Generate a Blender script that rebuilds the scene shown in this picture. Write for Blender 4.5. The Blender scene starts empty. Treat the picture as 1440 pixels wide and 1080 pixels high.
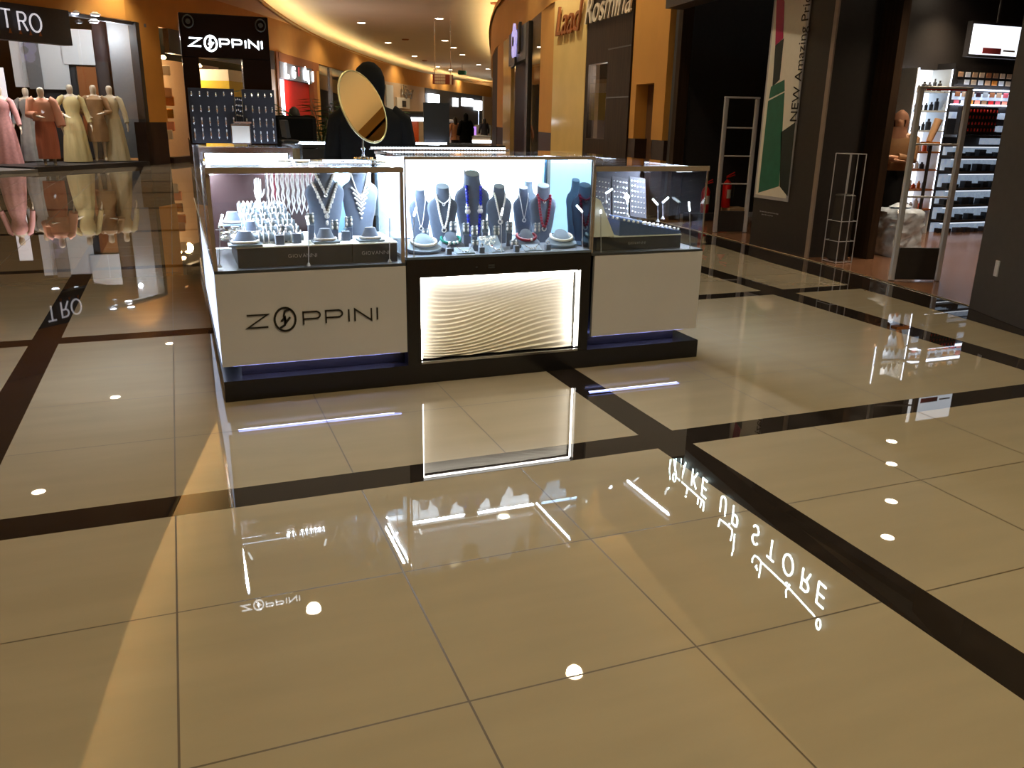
import bpy, math, random
from mathutils import Vector, Matrix
random.seed(7)
PI = math.pi
SC = bpy.context.scene
COL = SC.collection

# ------------------------------------------------------------------ camera
FPX, YAW, PIT, ROL = 1169.92, 0.3782043, 0.308639, 0.0188385
H = 1.35
cy, sy, cp, sp = math.cos(YAW), math.sin(YAW), math.cos(PIT), math.sin(PIT)
FW = Vector((sy*cp, cy*cp, -sp)); RT = Vector((cy, -sy, 0)); UP = RT.cross(FW)
cr, sr = math.cos(ROL), math.sin(ROL)
R2 = cr*RT + sr*UP; U2 = -sr*RT + cr*UP
CAMP = Vector((0, 0, H))
cam = bpy.data.cameras.new('camera'); co = bpy.data.objects.new('camera', cam); COL.objects.link(co)
co.matrix_world = Matrix(((R2.x, U2.x, -FW.x, 0), (R2.y, U2.y, -FW.y, 0), (R2.z, U2.z, -FW.z, H), (0, 0, 0, 1)))
cam.sensor_width = 36; cam.lens = 36*FPX/1440; cam.clip_start = .05; cam.clip_end = 400
SC.camera = co

def ray(u, v): return FW + R2*((u-720)/FPX) - U2*((v-540)/FPX)
def atx(u, v, X): d = ray(u, v); return CAMP + d*(X/d.x)
def aty(u, v, Y): d = ray(u, v); return CAMP + d*(Y/d.y)
def atz(u, v, Z): d = ray(u, v); return CAMP + d*((Z-H)/d.z)
def atpoly(u, v, poly):
    d = ray(u, v)
    for (a, b), (c, e) in zip(poly, poly[1:]):
        det = d.x*(-(e-b)) + (c-a)*d.y
        if abs(det) < 1e-9: continue
        t = (a*(-(e-b)) + (c-a)*b)/det
        s = (d.x*b - d.y*a)/det
        if t > 0 and -1e-6 <= s <= 1: return CAMP + d*t
    return None

# ------------------------------------------------------------------ materials
def lin(c): return tuple(((x/255)/12.92 if x/255 <= .04045 else ((x/255+.055)/1.055)**2.4) for x in c)
MATS = {}
def mat(name, rgb, rough=.5, metal=0, var=.06, scale=20, emit=None, es=0, spec=.5, coat=0, bump=0, lc=None, stretch=None, sheen=0):
    m = bpy.data.materials.new(name); m.use_nodes = True; nt = m.node_tree; b = nt.nodes['Principled BSDF']
    c = lc or lin(rgb)
    b.inputs['Roughness'].default_value = rough; b.inputs['Metallic'].default_value = metal
    b.inputs['Specular IOR Level'].default_value = spec; b.inputs['Coat Weight'].default_value = coat
    b.inputs['Coat Roughness'].default_value = .04
    b.inputs['Sheen Weight'].default_value = sheen
    tc = nt.nodes.new('ShaderNodeTexCoord'); n = nt.nodes.new('ShaderNodeTexNoise'); n.inputs['Scale'].default_value = scale
    n.inputs['Detail'].default_value = 4
    if stretch:
        mp = nt.nodes.new('ShaderNodeMapping'); mp.inputs['Scale'].default_value = stretch
        nt.links.new(tc.outputs['Object'], mp.inputs[0]); nt.links.new(mp.outputs[0], n.inputs['Vector'])
    else: nt.links.new(tc.outputs['Object'], n.inputs['Vector'])
    r = nt.nodes.new('ShaderNodeValToRGB')
    r.color_ramp.elements[0].position = .3; r.color_ramp.elements[1].position = .7
    r.color_ramp.elements[0].color = (*[x*(1-var) for x in c], 1); r.color_ramp.elements[1].color = (*[min(1, x*(1+var)) for x in c], 1)
    nt.links.new(n.outputs['Fac'], r.inputs[0]); nt.links.new(r.outputs[0], b.inputs['Base Color'])
    if bump:
        bp = nt.nodes.new('ShaderNodeBump'); bp.inputs['Strength'].default_value = bump; bp.inputs['Distance'].default_value = .01
        nt.links.new(n.outputs['Fac'], bp.inputs['Height']); nt.links.new(bp.outputs[0], b.inputs['Normal'])
    if emit:
        b.inputs['Emission Color'].default_value = (*lin(emit), 1); b.inputs['Emission Strength'].default_value = es
    MATS[name] = m
    return m
def glassmat(name, tint=(1, 1, 1), ior=1.5, refl=1.0):
    m = bpy.data.materials.new(name); m.use_nodes = True; nt = m.node_tree
    for n in list(nt.nodes): nt.nodes.remove(n)
    o = nt.nodes.new('ShaderNodeOutputMaterial'); mx = nt.nodes.new('ShaderNodeMixShader')
    t = nt.nodes.new('ShaderNodeBsdfTransparent'); t.inputs[0].default_value = (*tint, 1)
    g = nt.nodes.new('ShaderNodeBsdfGlossy'); g.inputs['Roughness'].default_value = .01; g.inputs[0].default_value = (refl, refl, refl, 1)
    f = nt.nodes.new('ShaderNodeFresnel'); f.inputs[0].default_value = ior
    ge = nt.nodes.new('ShaderNodeNewGeometry'); mr = nt.nodes.new('ShaderNodeMapRange')
    mr.inputs['To Min'].default_value = ior; mr.inputs['To Max'].default_value = 1/ior
    nt.links.new(ge.outputs['Backfacing'], mr.inputs['Value']); nt.links.new(mr.outputs[0], f.inputs[0])
    nt.links.new(f.outputs[0], mx.inputs[0]); nt.links.new(t.outputs[0], mx.inputs[1]); nt.links.new(g.outputs[0], mx.inputs[2])
    nt.links.new(mx.outputs[0], o.inputs[0]); MATS[name] = m
    return m
M = MATS
mat('tile', (142, 130, 112), .012, var=.05, scale=1.6, spec=.5, stretch=(1, 5, 1))
mat('tile_black', (34, 28, 25), .015, var=.2, scale=8, spec=.5)
mat('grout', (70, 56, 38), .5)
mat('ceiling', (224, 206, 176), .9, var=.02, scale=1)
mat('orange', (206, 150, 72), .75, var=.04, scale=2)
mat('orange_dark', (150, 88, 40), .75, var=.04, scale=2)
mat('brown_stone', (52, 38, 32), .5, spec=.2, var=.15, scale=6)
mat('lip', (225, 205, 150), .6)
mat('black', (48, 46, 49), .55, var=.1)
mat('black_gloss', (12, 11, 12), .12, var=.1)
mat('near_black', (42, 38, 37), .5, var=.1)
mat('kiosk_black', (24, 22, 25), .25, var=.15)
mat('charcoal', (52, 54, 60), .5, var=.1)
mat('laminate', (188, 188, 200), .35, var=.03, scale=3)
mat('wave', (238, 232, 222), .6, var=.01)
mat('ink', (20, 18, 18), .4)
mat('taupe_metal', (150, 136, 126), .35, metal=.2, var=.05)
mat('steel', (190, 192, 196), .22, metal=1, var=.04)
mat('chrome', (225, 225, 228), .08, metal=1, var=.02)
mat('alu', (186, 186, 194), .4, metal=.2, var=.04)
mat('silver', (240, 240, 245), .18, metal=.85, var=.15, scale=200)
mat('crystal', (246, 246, 250), .12, metal=.3, var=.25, scale=300, spec=.9)
mat('gold', (214, 160, 70), .25, metal=.9)
mat('velvet', (80, 94, 116), .8, var=.06, scale=60, sheen=.3)
mat('velvet_light', (116, 136, 156), .8, var=.05, scale=60, sheen=.3)
mat('velvet_dark', (26, 27, 40), .85, var=.1, scale=60, sheen=.2)
mat('velvet_blue', (70, 96, 150), .8, var=.1, scale=60, sheen=.3)
mat('blue_bead', (24, 44, 170), .25, var=.3, scale=120)
mat('red_bead', (128, 14, 44), .3, var=.4, scale=120)
mat('wine_bead', (66, 16, 30), .3, var=.4, scale=120)
mat('green_bead', (20, 120, 110), .3, var=.3, scale=120)
mat('pearl', (236, 236, 236), .25, var=.06, scale=80)
mat('white', (235, 235, 235), .5, var=.02)
mat('shelf_white', (220, 228, 235), .5, var=.02)
mat('white_case', (236, 240, 244), .5, var=.02)
mat('wood_floor', (116, 82, 62), .16, var=.25, scale=3, stretch=(1, 12, 1))
mat('dark_wood', (52, 38, 28), .6, spec=.15, var=.3, scale=5, stretch=(6, 6, .3))
mat('cream_gloss', (240, 212, 146), .12, var=.05, scale=2)
mat('beige', (196, 170, 140), .6, var=.05)
mat('greywall', (120, 122, 126), .6)
mat('purple_door', (48, 22, 30), .35, var=.15)
mat('red_wall', (190, 28, 22), .5, var=.05)
mat('red_paint', (200, 24, 18), .3, var=.05)
mat('rubber', (18, 18, 18), .6)
mat('skin', (196, 148, 120), .5, var=.04)
mat('mannequin', (226, 214, 196), .4, var=.03)
mat('hair', (26, 20, 18), .6, var=.2)
mat('abaya', (10, 9, 11), .85, var=.2, scale=10, spec=.2)
mat('coral', (232, 138, 112), .75, var=.08, scale=5, stretch=(9, 9, .4))
mat('coral_light', (240, 172, 148), .75, var=.06, scale=5)
mat('pale_gold', (218, 202, 150), .7, var=.08, scale=5, stretch=(9, 9, .4))
mat('tan_dress', (176, 140, 104), .7, var=.1, scale=7)
mat('cream_dress', (220, 206, 172), .7, var=.08, scale=5, stretch=(9, 9, .4))
mat('grey_dress', (150, 152, 150), .75, var=.15, scale=6)
mat('pink_dress', (214, 160, 164), .75, var=.1)
mat('pink_top', (206, 150, 122), .7, var=.05)
mat('denim', (30, 32, 44), .8)
mat('olive_shirt', (136, 98, 62), .7, var=.1)
mat('door_brown', (112, 84, 66), .5)
mat('scarf', (128, 84, 60), .8)
mat('leaf', (58, 88, 46), .5, var=.35, scale=10)
mat('terracotta', (92, 66, 50), .7)
mat('plastic_wrap', (196, 206, 222), .2, var=.35, scale=9, bump=.8, spec=.8)
mat('orange_plastic', (230, 90, 24), .4, var=.08)
mat('paper_yellow', (206, 182, 40), .5, var=.04)
mat('paper_white', (232, 228, 218), .5, var=.02)
mat('poster_green', (34, 104, 84), .4, var=.12, scale=12)
mat('poster_dark', (34, 44, 42), .4, var=.1)
mat('poster_magenta', (168, 20, 84), .4, var=.1)
mat('sign_brown', (120, 50, 30), .5)
mat('exit_green', (30, 110, 90), .5)
mat('perfume', (226, 140, 60), .2, var=.1)
mat('lip_red', (190, 30, 30), .35)
mat('rose', (210, 90, 100), .4)
mat('skin_tone', (214, 170, 130), .4)
mat('mirror', (240, 236, 224), .01, metal=1, var=0)
mat('mirror_rim', (214, 202, 160), .3, metal=.5)
mat('mirror_grey', (205, 200, 194), .3, metal=.1, var=.02)
mat('reflection_blue', (96, 138, 166), .5, var=.04)
mat('reflection_brown', (44, 30, 32), .3)
# light emitters
mat('drawer_glow_paint', (210, 220, 235), .5, emit=(190, 208, 232), es=.4, var=.3, scale=14)  # emission stands in for drawer light bouncing off the backs
mat('led_cool', (255, 255, 255), emit=(222, 234, 255), es=22)
mat('led_blue', (200, 210, 255), emit=(150, 165, 255), es=9)
mat('led_warm', (255, 255, 255), emit=(255, 250, 238), es=24)
mat('lightbox', (240, 248, 255), emit=(226, 240, 255), es=2.2)
mat('lamp_disc', (255, 255, 255), emit=(255, 232, 200), es=34)
mat('cove_led', (255, 255, 255), emit=(255, 240, 182), es=36)
mat('sign_lit', (255, 255, 255), emit=(240, 248, 255), es=5)
mat('neon', (255, 255, 255), emit=(214, 236, 232), es=26)
mat('sign_soft', (230, 230, 235), emit=(225, 225, 235), es=.7)
mat('sign_purple', (200, 190, 240), emit=(190, 180, 240), es=.8)
mat('screen', (255, 255, 255), emit=(232, 240, 250), es=1.5)
mat('warm_lamp', (255, 255, 255), emit=(255, 214, 150), es=14)
mat('cool_lamp', (255, 255, 255), emit=(230, 238, 255), es=12)
mat('backlit', (255, 255, 255), emit=(206, 222, 255), es=1.4)
mat('shelf_led', (255, 255, 255), emit=(220, 232, 255), es=5)
mat('purple_lit', (200, 160, 255), emit=(180, 130, 255), es=1.2)
mat('cove_led_dim', (255, 255, 255), emit=(255, 240, 182), es=10)
mat('tinted_mirror', (120, 150, 170), .02, metal=1, var=0)
glassmat('glass', (.96, .985, .99)); glassmat('shop_glass', (.93, .95, .95), 1.52)
glassmat('smoked_glass', (.6, .62, .62), 1.5)

# ------------------------------------------------------------------ mesh builder
class MB:
    def __init__(s): s.v = []; s.f = []; s.mi = []
    def add(s, vs, fs, mi=0):
        n = len(s.v); s.v += [tuple(a) for a in vs]; s.f += [tuple(i+n for i in f) for f in fs]; s.mi += [mi]*len(fs); return s
    def box(s, x0, x1, y0, y1, z0, z1, mi=0):
        return s.add([(x0,y0,z0),(x1,y0,z0),(x1,y1,z0),(x0,y1,z0),(x0,y0,z1),(x1,y0,z1),(x1,y1,z1),(x0,y1,z1)],
                     [(0,3,2,1),(4,5,6,7),(0,1,5,4),(1,2,6,5),(2,3,7,6),(3,0,4,7)], mi)
    def rbox(s, x0, x1, y0, y1, z0, z1, r=.01, mi=0):   # vertical-edge and top-edge chamfered box
        r = min(r, (x1-x0)/2.01, (y1-y0)/2.01, (z1-z0)/2.01)
        def ring(i, z): return [(x0+i+r,y0+i,z),(x1-i-r,y0+i,z),(x1-i,y0+i+r,z),(x1-i,y1-i-r,z),(x1-i-r,y1-i,z),(x0+i+r,y1-i,z),(x0+i,y1-i-r,z),(x0+i,y0+i+r,z)]
        q = r*.6
        rs = [ring(q, z0), ring(0, z0+q), ring(0, z1-q), ring(q, z1)]
        return s.rings(rs, mi=mi)
    def rings(s, rs, mi=0, cap=True, closed=True):
        n = len(rs[0]); vs = [p for r in rs for p in r]; fs = []
        for k in range(len(rs)-1):
            for i in range(n if closed else n-1):
                j = (i+1) % n; fs.append((k*n+i, k*n+j, (k+1)*n+j, (k+1)*n+i))
        if cap: fs.append(tuple(range(n-1, -1, -1))); fs.append(tuple((len(rs)-1)*n+i for i in range(n)))
        return s.add(vs, fs, mi)
    def lathe(s, prof, c=(0, 0, 0), n=24, sx=1, sy=1, mi=0):
        return s.rings([[(c[0]+r*sx*math.cos(2*PI*i/n), c[1]+r*sy*math.sin(2*PI*i/n), c[2]+z) for i in range(n)] for r, z in prof], mi)
    def cyl(s, a, b, r, r2=None, n=12, mi=0):
        return s.tube([a, b], [r, r if r2 is None else r2], n, mi)
    def tube(s, pts, r, n=8, mi=0, flat=1, closed=False):
        pts = [Vector(p) for p in pts]; L = len(pts)
        if not isinstance(r, (list, tuple)): r = [r]*L
        rs = []; up = None
        for i, p in enumerate(pts):
            if closed: t = pts[(i+1) % L]-pts[i-1]
            else: t = pts[min(i+1, L-1)]-pts[max(i-1, 0)]
            if t.length < 1e-9: t = Vector((0, 0, 1))
            t.normalize()
            if up is None: up = Vector((0, 0, 1)) if abs(t.z) < .95 else Vector((1, 0, 0))
            a = t.cross(up)
            if a.length < 1e-5: a = t.cross(Vector((1, .3, 0)))
            a.normalize(); b = a.cross(t).normalized(); up = b
            rs.append([p + a*(r[i]*math.cos(2*PI*k/n)) + b*(r[i]*flat*math.sin(2*PI*k/n)) for k in range(n)])
        if closed: rs.append(rs[0]); return s.rings(rs, mi, cap=False)
        return s.rings(rs, mi)
    def ball(s, c, r, n=8, m=5, sz=1, mi=0, sx=1, sy=1):
        vs = [(c[0], c[1], c[2]-r*sz)]; fs = []
        for j in range(1, m):
            a = -PI/2+PI*j/m
            for i in range(n): vs.append((c[0]+r*sx*math.cos(a)*math.cos(2*PI*i/n), c[1]+r*sy*math.cos(a)*math.sin(2*PI*i/n), c[2]+r*sz*math.sin(a)))
        vs.append((c[0], c[1], c[2]+r*sz))
        for i in range(n):
            k = (i+1) % n; fs.append((0, 1+k, 1+i))
            for j in range(m-2): fs.append((1+j*n+i, 1+j*n+k, 1+(j+1)*n+k, 1+(j+1)*n+i))
            fs.append((1+(m-2)*n+i, 1+(m-2)*n+k, len(vs)-1))
        return s.add(vs, fs, mi)
    def quadslab(s, A, B, z0, z1, ti, to=0, mi=0):
        # wall slab standing on plan segment A->B ; ti thickness to the left of A->B, to to the right
        ax, ay = A; bx, by = B; dx, dy = bx-ax, by-ay; L = math.hypot(dx, dy); nx, ny = -dy/L, dx/L
        p = [(ax-nx*to, ay-ny*to), (bx-nx*to, by-ny*to), (bx+nx*ti, by+ny*ti), (ax+nx*ti, ay+ny*ti)]
        vs = [(*q, z0) for q in p]+[(*q, z1) for q in p]
        return s.add(vs, [(0,3,2,1),(4,5,6,7),(0,1,5,4),(1,2,6,5),(2,3,7,6),(3,0,4,7)], mi)
    def prism(s, poly, o, r, u, depth, mi=0):
        # 2-D polygon in frame (o, r, u), thickness depth along n = r x u
        o, r, u = Vector(o), Vector(r), Vector(u); n = r.cross(u).normalized()
        a = [o+r*x+u*y for x, y in poly]; b = [p+n*depth for p in a]; k = len(poly)
        vs = a+b; fs = [tuple(range(k-1, -1, -1)), tuple(range(k, 2*k))]+[(i, (i+1) % k, k+(i+1) % k, k+i) for i in range(k)]
        return s.add(vs, fs, mi)
    def xf(s, f): s.v = [tuple(f(Vector(p))) for p in s.v]; return s
    def build(s, name, m, parent=None, smooth=False, loc=None):
        me = bpy.data.meshes.new(name); me.from_pydata(s.v, [], s.f); me.validate()
        ms = m if isinstance(m, (list, tuple)) else [m]
        for k in ms: me.materials.append(MATS[k] if isinstance(k, str) else k)
        if len(ms) > 1 and len(me.polygons) == len(s.mi): me.polygons.foreach_set('material_index', s.mi)
        if smooth:
            me.polygons.foreach_set('use_smooth', [True]*len(me.polygons))
            try: me.set_sharp_from_angle(angle=math.radians(40))
            except Exception: pass
        me.update()
        o = bpy.data.objects.new(name, me); COL.objects.link(o)
        if parent: o.parent = parent
        if loc: o.location = loc
        return o
def tag(o, label, cat, group=None, kind=None):
    o['label'] = label; o['category'] = cat
    if group: o['group'] = group
    if kind: o['kind'] = kind
    return o
def thing(name, label, cat, loc=(0, 0, 0), rz=0, group=None):
    o = bpy.data.objects.new(name, None); COL.objects.link(o); o.location = loc; o.rotation_euler = (0, 0, rz); o.empty_display_size = .1
    return tag(o, label, cat, group)
def struct(name, mb, m, smooth=False):
    o = mb.build(name, m, smooth=smooth); o['kind'] = 'structure'; return o
def dup(root, loc=None, rz=None, label=None, group=None, scale=None):
    r = root.copy(); COL.objects.link(r)
    if loc is not None: r.location = loc
    if rz is not None: r.rotation_euler = (0, 0, rz)
    if scale: r.scale = scale
    if label: r['label'] = label
    if group: r['group'] = group
    for ch in list(root.children):
        c = ch.copy(); COL.objects.link(c); c.parent = r
        for g in list(ch.children): d = g.copy(); COL.objects.link(d); d.parent = c
    return r
def light(kind, name, loc, power, color, parent=None, size=.2, rot=(0, 0, 0), spot=None, sizey=None):
    l = bpy.data.lights.new(name, kind); l.energy = power; l.color = color
    if kind == 'AREA':
        l.size = size
        if sizey: l.shape = 'RECTANGLE'; l.size_y = sizey
    elif kind in ('POINT', 'SPOT'): l.shadow_soft_size = size
    if spot: l.spot_size = spot; l.spot_blend = .6
    o = bpy.data.objects.new(name, l); COL.objects.link(o); o.location = loc; o.rotation_euler = rot
    if parent: o.parent = parent
    return o

# stroke lettering ---------------------------------------------------
def arc(cx, cy_, rx, ry, a0, a1, n=14): return [(cx+rx*math.cos(math.radians(a0+(a1-a0)*i/n)), cy_+ry*math.sin(math.radians(a0+(a1-a0)*i/n))) for i in range(n+1)]
STROKES = {
 'Z': (1.0, [[(0, 1), (1, 1), (0, 0), (1, 0)]]),
 'P': (1.0, [[(0, 0), (0, 1), (.8, 1)]+arc(.72, .72, .26, .28, 90, -90, 8)+[(.0, .44)]]),
 'I': (.1, [[(.05, 0), (.05, 1)]]),
 'N': (1.0, [[(0, 0), (0, 1), (1, 0), (1, 1)]]),
 'M': (.9, [[(0, 0), (.05, 1), (.45, .2), (.85, 1), (.9, 0)]]),
 'A': (.8, [[(0, 0), (.4, 1), (.8, 0)], [(.15, .36), (.65, .36)]]),
 'K': (.65, [[(0, 0), (0, 1)], [(.6, 1), (0, .42)], [(.16, .56), (.65, 0)]]),
 'E': (.55, [[(.55, 1), (0, 1), (0, 0), (.55, 0)], [(0, .52), (.5, .52)]]),
 'U': (.65, [[(0, 1), (0, .3)]+arc(.32, .3, .32, .3, 180, 360, 8)+[(.65, 1)]]),
 'S': (.55, [arc(.27, .75, .26, .25, 20, 200, 8)+[(.1, .56), (.42, .44)]+arc(.27, .25, .27, .25, 30, -160, 8)]),
 'T': (.65, [[(0, 1), (.65, 1)], [(.325, 1), (.325, 0)]]),
 'O': (.85, [arc(.42, .5, .42, .5, 0, 360, 24)]),
 'R': (.6, [[(0, 0), (0, 1), (.3, 1)]+arc(.32, .76, .24, .24, 90, -90, 8)+[(0, .52)], [(.3, .52), (.6, 0)]]),
 'Q': (1.25, [arc(.62, .5, .62, .72, 0, 360, 30), [(.95, 1.12), (.62, 1.0), (.55, .72), (.6, .45), (.58, .15), (.3, -.02)], [(.38, .38), (.62, .62), (.66, .3), (.92, .62)]]),
 'G': (.9, [arc(.45, .5, .45, .5, 45, 330, 16)+[(.85, .45), (.5, .45)]]),
 'V': (.8, [[(0, 1), (.4, 0), (.8, 1)]]),
 'L': (.55, [[(0, 1), (0, 0), (.55, 0)]]),
 'F': (.55, [[(.55, 1), (0, 1), (0, 0)], [(0, .52), (.5, .52)]]),
 ' ': (.55, []), "'": (.1, [[(.05, 1), (.05, .75)]]),
}
def ribbon(mb, pts, w, o, r, u, depth):
    # flat ribbon strokes with mitred joints, extruded along r x u
    n = len(pts); L = []; Rr = []
    for i, (x, y) in enumerate(pts):
        def dirn(a, b):
            dx, dy = b[0]-a[0], b[1]-a[1]; q = math.hypot(dx, dy) or 1; return dx/q, dy/q
        d1 = dirn(pts[i-1], pts[i]) if i > 0 else dirn(pts[0], pts[1])
        d2 = dirn(pts[i], pts[i+1]) if i < n-1 else d1
        nx, ny = -(d1[1]+d2[1]), d1[0]+d2[0]; q = math.hypot(nx, ny)
        if q < .3: nx, ny = -d1[1], d1[0]; k = 1
        else: nx /= q; ny /= q; k = 1/max(.35, (nx*-d1[1]+ny*d1[0]))
        L.append((x+nx*w/2*k, y+ny*w/2*k)); Rr.append((x-nx*w/2*k, y-ny*w/2*k))
    for i in range(n-1):
        mb.prism([L[i], Rr[i], Rr[i+1], L[i+1]], o, r, u, depth)
def strokes(mb, text, o, r, u, h, wd=1.0, gap=.28, sw=.1, depth=.004):
    o, r, u = Vector(o), Vector(r).normalized(), Vector(u).normalized(); x = 0
    for ch in text:
        w, ls = STROKES[ch]
        for pl in ls: ribbon(mb, [((x+a*wd)*h, b*h) for a, b in pl], sw*h, o, r, u, depth)
        x += w*wd+gap
    return x*h
def text_width(text, wd, gap): return sum(STROKES[c][0]*wd+gap for c in text)-gap
def fonttext(name, s, m, o, r, u, size, depth=.003, parent=None, shear=0, align='LEFT', sx=1):
    c = bpy.data.curves.new(name, 'FONT'); c.body = s; c.size = size; c.extrude = depth/2; c.shear = shear; c.align_x = align; c.resolution_u = 3
    t = bpy.data.objects.new(name, c); COL.objects.link(t); dg = bpy.context.evaluated_depsgraph_get(); dg.update()
    me = bpy.data.meshes.new_from_object(t.evaluated_get(dg)); bpy.data.objects.remove(t)
    o, r, u = Vector(o), Vector(r).normalized(), Vector(u).normalized(); n = r.cross(u)
    for v in me.vertices: v.co = o + r*(v.co.x*sx) + u*v.co.y + n*(v.co.z+depth/2)
    me.materials.clear(); me.materials.append(MATS[m])
    ob = bpy.data.objects.new(name, me); COL.objects.link(ob)
    if parent: ob.parent = parent
    return ob
XR, ZU = (1, 0, 0), (0, 0, 1)

# ================================================================== SETTING
# ---- floor: one mesh, cells between the measured joint lines
def floor_mesh():
    S_ = 1.35; g = .0028
    xb = []   # (x0, x1, kind)  kind 2 = black band, 1 = joint
    bandsX = [(-.7*S_-2.0475*S_*k-.0, ) for k in ()]
    A = {'L': (-.6857*S_, -.5653*S_), 'M': (1.357*S_, 1.487*S_), 'R': (3.3445*S_, 3.5119*S_)}
    px = 2.0475*S_
    X = []
    for k in range(5, 0, -1): X.append((A['L'][0]-px*k, A['L'][1]-px*k, 2))
    X.append((*A['L'], 2)); X.append((*A['M'], 2)); X.append((*A['R'], 2))
    joints = [-.0858*S_, .4007*S_, .8802*S_, 1.9723*S_, 2.457*S_, 2.90*S_]
    for k in range(1, 6): joints += [A['L'][0]-px*k + .13*S_*1+ px*.234*j for j in (1, 2, 3)]
    xmax = 60
    q = 3.5119*S_
    while q < 24: q += .65*S_/S_; joints.append(q)
    X += [(j-g, j+g, 1) for j in joints]
    X.sort()
    B = [(2.1349*S_, 2.2601*S_), (4.099*S_, 4.2191*S_)]
    Y = [(a, b, 2) for a, b in B]
    for c in (6.11, 8.05, 10.03, 12.0, 13.98, 15.95, 17.9): Y.append(((c-.06)*S_, (c+.06)*S_, 2))
    Y.append(((2.1975-1.96-.06)*S_, (2.1975-1.96+.06)*S_, 2)); Y.append(((2.1975-3.92-.06)*S_, (2.1975-3.92+.06)*S_, 2))
    jl = [1.1883*S_, 1.6631*S_, .72*S_, 2.7228*S_, 3.18*S_, 3.64*S_]
    for k in range(1, 7): jl += [(4.22+1.96*(k-1)+.46*j)*S_ for j in (1, 2, 3)]
    Y += [(j-g, j+g, 1) for j in jl]
    Y.sort()
    def cells(L, lo, hi):
        out = []; p = lo
        for a, b, k in L:
            if a > p: out.append((p, a, 0))
            out.append((max(a, p), b, k)); p = b
        out.append((p, hi, 0)); return out
    cx, cy_ = cells(X, -16, xmax), cells(Y, -6, 110)
    xs = [c[0] for c in cx]+[cx[-1][1]]; ys = [c[0] for c in cy_]+[cy_[-1][1]]
    mb = MB(); nx = len(xs); mb.v = [(x, y, 0) for y in ys for x in xs]
    for j, (y0, y1, ky) in enumerate(cy_):
        for i, (x0, x1, kx) in enumerate(cx):
            k = 2 if 2 in (kx, ky) else (1 if 1 in (kx, ky) else 0)
            mb.f.append((j*nx+i, j*nx+i+1, (j+1)*nx+i+1, (j+1)*nx+i)); mb.mi.append({0: 0, 1: 1, 2: 2}[k])
    return mb
struct('floor', floor_mesh(), ['tile', 'grout', 'tile_black'])

# ---- plan lines of the two shop fronts and of the curved ceiling recess
WL = [(-9.5, 16.2), (-6.5, 19), (-3.1, 21.8), (-.8, 24.2), (3.9, 33.4), (6.2, 39.4), (12.6, 55.1), (24.1, 75.8), (32.6, 89.7)]
WR = [(6.55, 10.6), (6.9, 14), (7.1, 16.2), (8.0, 19.5), (8.8, 22.7), (9.5, 25.3), (10, 27.2), (11.9, 32.8), (14.9, 41), (18, 49), (26, 66), (36, 84)]
FRONT = [(5.5, -6), (5.5, 4.2), (5.68, 5.0), (5.9, 6.7), (6.05, 8.0), (6.25, 10.6)]   # make-up shop front
def spline(P, k=6):
    out = []
    for i in range(len(P)-1):
        p0 = Vector(P[max(i-1, 0)]); p1 = Vector(P[i]); p2 = Vector(P[i+1]); p3 = Vector(P[min(i+2, len(P)-1)])
        for j in range(k):
            t = j/k; out.append(tuple(.5*((2*p1)+(p2-p0)*t+(2*p0-5*p1+4*p2-p3)*t*t+(3*p1-p0-3*p2+p3)*t**3)))
    out.append(tuple(P[-1])); return out
LIPL = spline([(-1.9, -6), (-1.95, 0), (-1.8, 4), (-1.42, 7.4), (-1.1, 9.9), (-.62, 12.7), (.3, 17.2), (1.6, 23), (3.3, 30.2), (5.3, 37), (7.7, 43.8), (10.9, 51.6), (15.1, 60.9), (20.2, 71), (26.3, 81), (33.1, 91.6)])
LIPR = spline([(5.3, -6), (5.3, 3), (5.6, 8), (6.2, 12), (6.95, 16.2), (7.9, 19.5), (8.7, 22.7), (9.4, 25.3), (9.95, 27.2), (11.8, 32.8), (14.8, 41), (18, 49), (26, 66), (36, 84)])
ZL, ZC = 4.59, 5.2
def strip(mb, A, B, z, zb=None, mi=0):
    n = len(A); vs = [(*p, z) for p in A]+[(*p, zb if zb is not None else z) for p in B]
    return mb.add(vs, [(i, i+1, n+i+1, n+i) for i in range(n-1)], mi)
def wallstrip(mb, A, z0, z1, t=.12, side=1, mi=0):
    B = []
    for i, p in enumerate(A):
        a = A[max(i-1, 0)]; b = A[min(i+1, len(A)-1)]; dx, dy = b[0]-a[0], b[1]-a[1]; L = math.hypot(dx, dy)
        B.append((p[0]-dy/L*t*side, p[1]+dx/L*t*side))
    n = len(A); vs = [(*p, z0) for p in A]+[(*p, z1) for p in A]+[(*p, z0) for p in B]+[(*p, z1) for p in B]
    fs = []
    for i in range(n-1):
        fs += [(i, i+1, n+i+1, n+i), (2*n+i, 2*n+i+1, 3*n+i+1, 3*n+i), (i, i+1, 2*n+i+1, 2*n+i), (n+i, n+i+1, 3*n+i+1, 3*n+i)]
    fs += [(0, n, 3*n, 2*n), (n-1, 2*n-1, 4*n-1, 3*n-1)]
    return mb.add(vs, fs, mi)
struct('ceiling', MB().box(-16, 60, -6, 110, ZC, ZC+.15), 'ceiling')
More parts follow.
